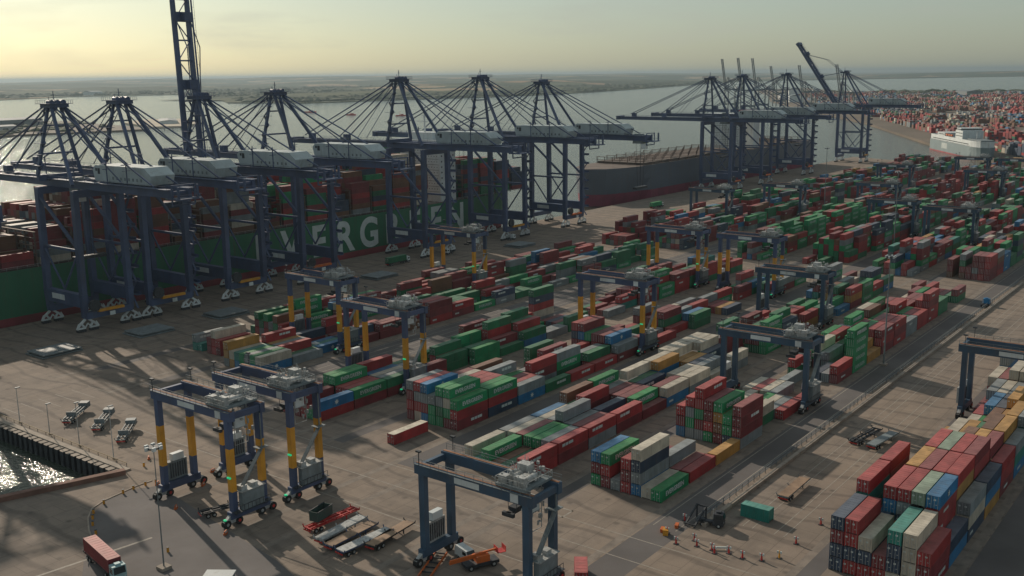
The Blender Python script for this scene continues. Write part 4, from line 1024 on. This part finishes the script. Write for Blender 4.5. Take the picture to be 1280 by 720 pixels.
def tractor(loc, rz, label, m=WHITE, cat='truck', high=False):
    e = empty('terminal_tractor', loc, rz); tag(e, label, cat)
    MB().box(-3.6, 1.6, -.5, .5, .6, 1.0).box(-.2, 1.9, -1.2, 1.2, .5, 1.1).build('chassis', DARKM, e)
    hh = 3.3 if high else 2.9
    q = MB(); pr = [(0, 1.1), (1.95, 1.1), (1.95, 1.9), (1.7, hh), (0, hh)]
    for yy in (-1.2, 1.2): q.v += [(a, yy, b_) for a, b_ in pr]
    q.f = [(0, 1, 2, 3, 4), (9, 8, 7, 6, 5)]+[(i, 5+i, 5+(i+1) % 5, (i+1) % 5) for i in range(5)]; q.m = [0]*7
    cb = q.build('cab', m, e)
    q = MB().quadbox([(1.97, -1.05, 1.95), (1.97, 1.05, 1.95), (1.75, 1.0, hh-.15), (1.75, -1.0, hh-.15), (2.0, -1.05, 1.95), (2.0, 1.05, 1.95), (1.78, 1.0, hh-.15), (1.78, -1.0, hh-.15)])
    q.box(.4, 1.6, -1.22, -1.2, 1.9, hh-.4).box(.4, 1.6, 1.2, 1.22, 1.9, hh-.4).build('window', GLASS, cb)
    MB().box(.4, 1.3, -.5, .5, hh, hh+.3).build('air_deflector', m, cb)
    MB().cyl((-.4, .9, 1), (-.4, .9, 3.1), .09).build('exhaust', PALE, e)
    MB().cyl((-2.3, 0, 1.0), (-2.3, 0, 1.2), .5, 12).build('coupling', DARKM, e)
    wheels(e, (1.0, -2.2), 1.2)
    for s in (-1, 1): MB().box(1.9, 1.96, s*.9-.15, s*.9+.15, 1.2, 1.4).build('headlight', WHITE, e)
    return e
def gpt(px_, py_, z=0):
    v = _f*1272+_r2*(px_-640)+_u2*(360-py_); t_ = (z-H)/v.z; return Vector((0, 0, H))+v*t_
# three parked straddle frames / trailers near the basin
for (a, b_, lb) in (((83, 532), (103, 516), 'leftmost of three grey trailers parked by the basin'), ((120, 541), (135, 524), 'middle one of three grey trailers parked by the basin'), ((151, 556), (163, 538), 'rightmost of three grey trailers parked by the basin')):
    p_, q_ = gpt(*a), gpt(*b_); e = trailer((p_.x, p_.y, 0), atan2(q_.y-p_.y, q_.x-p_.x), lb, GREYM, False, 12.6, 'grey trailers parked by the basin')
    MB().box(10.8, 12.9, -1.2, 1.2, 1.4, 2.6).box(3.2, 3.5, -1.25, 1.25, 1.3, 2.6).build('headboard', GREYM, e)
    for s in (-.9, 0, .9): MB().bar((.6, s, 1.6), (11, s, 1.9), .2, .25).build('load_beam', GREYM, e)
# cluster of trailers bottom centre
def tr(a, b_, lb, **k):
    p_, q_ = gpt(*a), gpt(*b_); return trailer((p_.x, p_.y, 0), atan2(q_.y-p_.y, q_.x-p_.x), lb, **k)
TIM = pm('timber deck', (.30, .20, .13), .8, 0, .3, .5)
tr((384, 668), (414, 655), 'red flat trailer at the upper left of the parked cluster', m=REDP)
tr((398, 682), (432, 664), 'white decked trailer in the parked cluster, beside the red one', m=PALE, bed=PALE)
tr((410, 690), (462, 663), 'navy trailer with timber deck in the middle of the parked cluster', m=NAVY, bed=TIM)
tr((424, 697), (470, 676), 'navy trailer with pale deck, lowest in the parked cluster', m=NAVY, bed=PALE)
tr((462, 690), (498, 668), 'dark trailer with timber deck at the right of the parked cluster', m=DARKM, bed=TIM)
p_ = gpt(402, 655); e = empty('open_crate', (p_.x, p_.y, 1.5), .2); tag(e, 'dark open topped skip standing on the red trailer', 'skip')
MB().box(-2.4, 2.4, -1.1, -1.0, 0, 2).box(-2.4, 2.4, 1.0, 1.1, 0, 2).box(-2.4, -2.3, -1, 1, 0, 2).box(2.3, 2.4, -1, 1, 0, 2).box(-2.3, 2.3, -1, 1, 0, .1).build('wall', pm('dark green skip', (.03, .06, .05), .6), e)
MB().box(-2.5, 2.5, -1.15, -.95, 2, 2.1).box(-2.5, 2.5, .95, 1.15, 2, 2.1).build('rim', DARKM, e)
tr((250, 648), (282, 640), 'low dark trailer chassis lying in the shade between the two yellow legged cranes', m=DARKM)
# right road trailers
tr((1066, 558), (1090, 545), 'grey empty trailer parked on the open yard, left of a pair', m=DARKM)
tr((1088, 563), (1116, 547), 'grey decked trailer parked on the open yard, right of a pair', m=GREYM, bed=GREYM)
tr((978, 628), (1008, 602), 'long rusty trailer parked alone near the teal container', m=GREYM, bed=TIM)
# red lorry
p_, q_ = gpt(114, 695), gpt(151, 729); rz = atan2(q_.y-p_.y, q_.x-p_.x)
e = trailer((p_.x, p_.y, 0), rz, 'lorry trailer carrying the red container at the lower left', DARKM, False, 12.6)
loose('m', p_.x, p_.y, 1.42, rz, LC, 'faded red container on the lorry with the pale blue cab', roof='r')
d_ = Vector((cos(rz), sin(rz))); tractor((p_.x+d_.x*12.6, p_.y+d_.y*12.6, 0), rz, 'pale blue lorry cab pulling the red container at the lower left', LTEAL, 'lorry', True)
# ship side tractors with load
for a, b_, k, lb in (((484, 333), (508, 331), 'G', 'near the white ship lettering'), ((814, 261), (830, 258), 'g', 'on the quay before the dark hull')):
    p_, q_ = gpt(*a), gpt(*b_); rz = 0.0
    trailer((p_.x, p_.y, 0), rz, 'trailer on the quay road '+lb, DARKM); loose(k, p_.x, p_.y, 1.42, rz, LC, PAL[k][0]+' container on a trailer '+lb)
    tractor((p_.x+12.6, p_.y, 0), rz, 'white tractor on the quay road '+lb)
for a, lb in (((392, 440), 'white tractor in the lane left of the yellow crane legs'), ((640, 300), 'white tractor under the crane at the end of the green ship'), ((560, 318), 'white tractor on the quay left of the farthest yellow legged crane'),
              ((1010, 490), 'white tractor beside the blue crane leg near the red boxes'), ((1232, 383), 'blue tractor at the corner where the stacks end on the right'), ((838, 470), 'white tractor in the lane behind the maroon stack')):
    p_ = gpt(*a); tractor((p_.x, p_.y, 0), random.choice((0, pi)), lb, WHITE if 'white' in lb else CM['b'])
# van under the front crane
def van(loc, rz, label):
    e = empty('van', loc, rz); tag(e, label, 'van')
    q = MB(); pr = [(-2.5, .45), (2.6, .45), (2.65, 1.05), (1.9, 1.3), (1.2, 2.2), (-2.4, 2.25), (-2.55, 1.2)]
    n = len(pr)
    for yy in (-.95, .95): q.v += [(a, yy*(.9 if b_ > 2 else 1), b_) for a, b_ in pr]
    q.f = [tuple(range(n)), tuple(range(2*n-1, n-1, -1))]+[(i, n+i, n+(i+1) % n, (i+1) % n) for i in range(n)]; q.m = [0]*len(q.f)
    b_ = q.build('body', WHITE, e)
    MB().quadbox([(1.9, -.85, 1.33), (1.9, .85, 1.33), (1.24, .8, 2.14), (1.24, -.8, 2.14), (1.96, -.85, 1.34), (1.96, .85, 1.34), (1.3, .8, 2.16), (1.3, -.8, 2.16)]).build('windscreen', GLASS, e)
    MB().box(.1, 1.3, -.985, -.955, 1.3, 1.95).build('side_window', GLASS, e); MB().box(.1, 1.3, .955, .985, 1.3, 1.95).build('side_window', GLASS, e)
    MB().box(2.62, 2.7, -.9, .9, .4, .7).build('bumper', DARKM, e); wheels(e, (1.6, -1.6), .95, .34, .2); return e
p_ = gpt(583, 699); van((p_.x, p_.y, 0), -1.85, 'white van parked under the all blue crane in the foreground')
# orange mobile work platform next to the van
p_ = gpt(600, 708); q_ = gpt(566, 716); e = empty('boom_lift', (p_.x, p_.y, 0), atan2(q_.y-p_.y, q_.x-p_.x)); tag(e, 'orange boom lift parked beside the white van', 'boom lift')
MB().box(-3.4, 3.2, -1.2, 1.2, .6, 1.2).build('chassis', DARKM, e); wheels(e, (-2.3, 2.2), 1.25, .55, .35)
MB().box(-1.6, 1.0, -1.0, 1.0, 1.2, 2.4).build('turret', ORG, e)
MB().bar((-1.2, 0, 2.3), (6.0, 0, 1.9), .4, .45).build('lower_arm', ORG, e); MB().bar((5.9, 0, 2.3), (-3.2, 0, 2.8), .3, .32).build('upper_arm', ORG, e)
MB().box(-4.9, -3.2, -.9, .9, 2.2, 2.3).box(-4.9, -4.82, -.9, .9, 2.3, 3.3).box(-3.3, -3.2, -.9, .9, 2.3, 3.3).build('basket', REDP, e)
p_ = gpt(541, 708); e = empty('tow_frame', (p_.x, p_.y, 0), .4); tag(e, 'low orange and grey steel frame on the ground under the blue crane', 'steel frame')
MB().box(-5, 5, -1.2, -1.0, .2, .6).box(-5, 5, 1.0, 1.2, .2, .6).build('side_beam', ORG, e)
q = MB()
for k in range(6): q.box(-5+k*1.9, -4.8+k*1.9, -1, 1, .25, .5)
q.build('cross_member', DARKM, e)
p_ = gpt(740, 717); loose('r', p_.x-5, p_.y-1, .02, .6, 6.06, 'short red container cut by the bottom picture edge')
# small dark truck near the teal container
p_ = gpt(893, 657); tractor((p_.x, p_.y, 0), -1.3, 'small dark utility truck with orange tail left of the teal container', DARKM)

# ------------------------------------------------------------------ barrier, posts, cones
e = empty('road_barrier', (171, 84.6, 0)); tag(e, 'long pale concrete barrier beside the truck road', 'barrier')
mb = MB(); 
for k in range(72): x = k*4.0; mb.prism([(x, -.45), (x+3.85, -.45), (x+3.85, .45), (x, .45)], 0, .75)
mb.build('barrier_blocks', CONC, e)
q = MB()
for k in range(96): q.bar((k*3, 1.6, 0), (k*3, 1.6, 1.5), .12)
q.bar((0, 1.6, 1.5), (288, 1.6, 1.5), .1).bar((0, 1.6, .8), (288, 1.6, .8), .1); q.build('guard_fence', GREYM, e)
e = empty('steel_gate_frame', (169.5, 86, 0)); tag(e, 'dark angled steel frame at the near end of the road barrier', 'frame')
MB().bar((0, 0, 0), (4, -.6, 3.2), .3).bar((0, 2, 0), (4, 1.4, 3.2), .3).bar((4, -.6, 3.2), (4, -.6, 0), .25).bar((4, 1.4, 3.2), (4, 1.4, 0), .25).build('strut', DARKM, e)
MB().bar((4, -.8, 3.2), (4, 1.6, 3.2), .3).bar((0, -.2, .5), (0, 2.2, .5), .25).build('cross_bar', DARKM, e)
CONE = None
def bollard(x, y, label, col, h=1.5):
    e = empty('marker_post', (x, y, 0)); tag(e, label, 'marker post', 'red and white marker posts on the open yard')
    MB().cyl((0, 0, .12), (0, 0, h), .2, 10, .12).build('post', col, e); MB().box(-.4, .4, -.4, .4, 0, .12).build('foot', DARKM, e)
    MB().box(-.1, .1, -.45, .45, h-.5, h-.05).build('reflector', WPAINT, e)
cn = [((834, 668), 'just below the yellow bin', 0), ((845, 680), 'lower right of the yellow bin', 0), ((856, 651), 'beside the barrier end, higher one', 0), ((868, 676), 'below the barrier end', 0), ((871, 683), 'lowest below the barrier end', 0),
      ((890, 688), 'left of the white plank', 1), ((893, 692), 'in front of the white plank', 0), ((911, 692), 'right of the white plank', 0), ((928, 698), 'in the middle of the row of posts', 0), ((952, 701), 'in the right half of the row of posts', 1),
      ((974, 698), 'yellow one at the right end of the row', 2), ((995, 680), 'alone, left of the near stack corner', 0), ((1026, 656), 'alone beside the near stack', 0), ((676, 578), 'at the corner of the lone red container lane', 0)]
for (a, lb, kk) in cn:
    p_ = gpt(*a); nm = ['red', 'red and white', 'yellow'][kk]; bollard(p_.x, p_.y, f'{nm} marker post '+lb.replace('yellow one ', ''), [REDP, REDP, YEL][kk])
p_ = gpt(832, 668); e = empty('grit_bin', (p_.x, p_.y, 0), .4); tag(e, 'yellow bin standing alone on the open yard', 'bin')
MB().box(-.7, .7, -.5, .5, 0, 1.0).build('body', YEL, e); MB().box(-.75, .75, -.55, .55, 1.0, 1.15).build('lid', YEL, e)
p_ = gpt(900, 687); o = MB().box(-1.6, 1.6, -.12, .12, .25, .6).box(-1.3, -1.1, -.4, .4, 0, .25).box(1.1, 1.3, -.4, .4, 0, .25).build('plank_barrier', WPAINT); o.location = (p_.x, p_.y, 0); o.rotation_euler.z = -1.0; tag(o, 'white plank barrier among the marker posts', 'barrier')
for a, lb in (((828, 664), 'left one of two orange crates by the yellow bin'), ((846, 659), 'right one of two orange crates by the yellow bin')):
    p_ = gpt(*a); e = empty('crate', (p_.x, p_.y, 0), .3); tag(e, 'low '+lb, 'crate'); MB().box(-.7, .7, -.3, .3, 0, .6).build('body', ORG, e); MB().box(-.75, .75, -.35, .35, .6, .7).build('lid', ORG, e)
# yellow bollards on the curve at lower left
yb_ = [(120, 668), (116, 657), (116, 649), (117, 642), (130, 630), (154, 617), (167, 612), (182, 607), (195, 604), (210, 690), (180, 583)]
for i, a in enumerate(yb_):
    p_ = gpt(*a); e = empty('yellow_bollard', (p_.x, p_.y, 0)); tag(e, 'short yellow bollard in the curved row by the red lorry', 'bollard', 'yellow bollards along the curved kerb')
    MB().cyl((0, 0, 0), (0, 0, .9), .24, 10).build('post', YEL, e); MB().cyl((0, 0, .9), (0, 0, 1.0), .26, 10).build('cap', DARKM, e)
q = MB(); cur = [gpt(*a) for a in ((190, 601), (170, 608), (150, 617), (130, 626), (115, 636), (110, 648), (111, 662), (115, 674))]
for a, b_ in zip(cur, cur[1:]): q.bar((a.x, a.y, .075), (b_.x, b_.y, .075), .3, .15)
o = q.build('kerb', CONC); tag(o, 'curved pale kerb at the lower left', kind='structure')
# striped kerb line
mb = MB(); a, b_ = gpt(0, 736), gpt(190, 672); 
P = [a, b_]; dd = (b_-a).normalized(); pn = Vector((-dd.y, dd.x, 0))*.3; b0 = 0
mb.v = [tuple(a-pn+Vector((0, 0, .016))), tuple(b_-pn+Vector((0, 0, .016))), tuple(b_+pn+Vector((0, 0, .016))), tuple(a+pn+Vector((0, 0, .016)))]; mb.f = [(0, 1, 2, 3)]; mb.m = [0]
o = mb.build('road_line', PAINT)
mb = MB(); pts = [gpt(*a) for a in ((113, 676), (110, 650), (130, 627), (165, 612), (200, 607), (250, 640), (300, 672), (345, 700), (385, 735), (100, 740), (105, 700))]  # flat patch inside the kerb, darker than the paving around it
mb.v = [(p.x, p.y, .010) for p in pts][::-1]; mb.f = [tuple(range(len(pts)))]; mb.m = [0]
tag(mb.build('road_patch', ASPH), 'darker ground patch inside the curved kerb', kind='structure'); tag(o, 'pale line crossing the lower left paving', kind='structure')
# flat white roof seen at bottom edge
p_ = gpt(262, 756); e = empty('site_cabin', (p_.x, p_.y, 0), .62); tag(e, 'white roofed low cabin cut by the bottom picture edge', 'cabin')
MB().box(-7, 7, -2.4, 2.4, 0, 2.6).build('wall', GREYM, e); MB().box(-7.2, 7.2, -2.6, 2.6, 2.6, 2.8).build('roof', WHITE, e); MB().box(-7.06, -7, -.5, .5, .1, 2.1).build('door', DARKM, e)
# quayside clutter: hatch covers lying in stacks on the quay
for i, (x, y) in enumerate(((165, 318), (199, 316), (232, 316), (318, 320), (420, 318))):
    e = empty('hatch_cover_stack', (x, y, 0)); tag(e, ['stack of grey hatch covers on the quay below the leftmost crane', 'stack of grey hatch covers on the quay below the second crane', 'stack of grey hatch covers below the crane with upright boom', 'stack of grey hatch covers left of the ship lettering', 'stack of grey hatch covers below the cranes at the ship tower'][i], 'hatch covers')
    for k in range(2): MB().box(-7+k*.4, 7-k*.3, -5.5, 5.5-k*.5, .1+k*.8, .5+k*.8).box(-6.4, 6.2, -4.9, -4.6, k*.8, .1+k*.8).box(-6.4, 6.2, 4.3, 4.6, k*.8, .1+k*.8).build('cover', GREYM, e)
for a, lb in (((186, 574), 'by the foot of the leftmost yellow legs'), ((197, 606), 'on the lane edge by the leftmost yellow legs'), ((254, 607), 'between the two yellow legged cranes'), ((266, 590), 'behind the gap of the two yellow legged cranes'), ((220, 636), 'in the sunlit strip left of the cranes'), ((282, 668), 'on the sunlit strip below the left crane'), ((662, 546), 'at the lane corner behind the blue crane')):
    p_ = gpt(*a); e = empty('barrier_block', (p_.x, p_.y, 0), random.random()); tag(e, 'small orange barrier block '+lb, 'barrier block')
    MB().prism([(-.6, -.25), (.6, -.25), (.6, .25), (-.6, .25)], 0, .4).box(-.55, .55, -.12, .12, .4, .8).build('body', ORG, e); MB().box(-.4, .4, -.15, -.121, .45, .7).build('stripe', WPAINT, e)

# remaining tractors' company: rows of cones along the barrier foot are too small to count
# ------------------------------------------------------------------ haze
hz = MB().box(-12000, 46000, -16000, 46000, -12, 190).build('haze', []) if False else None
me = bpy.data.meshes.new('haze'); q = MB().box(-46000, 46000, -46000, 46500, -12, 142); me.from_pydata(q.v, [], q.f); ho = link('haze', me); tag(ho, 'pale warm haze over the estuary', kind='stuff')
hm = bpy.data.materials.new('haze'); hm.use_nodes = True; t = hm.node_tree; t.nodes.clear(); oo = t.nodes.new('ShaderNodeOutputMaterial'); pv = t.nodes.new('ShaderNodeVolumePrincipled')
pv.inputs['Density'].default_value = 6e-5; pv.inputs['Color'].default_value = (.38, .48, .54, 1); pv.inputs["Anisotropy"].default_value = .35
t.links.new(pv.outputs[0], oo.inputs['Volume']); me.materials.append(hm)
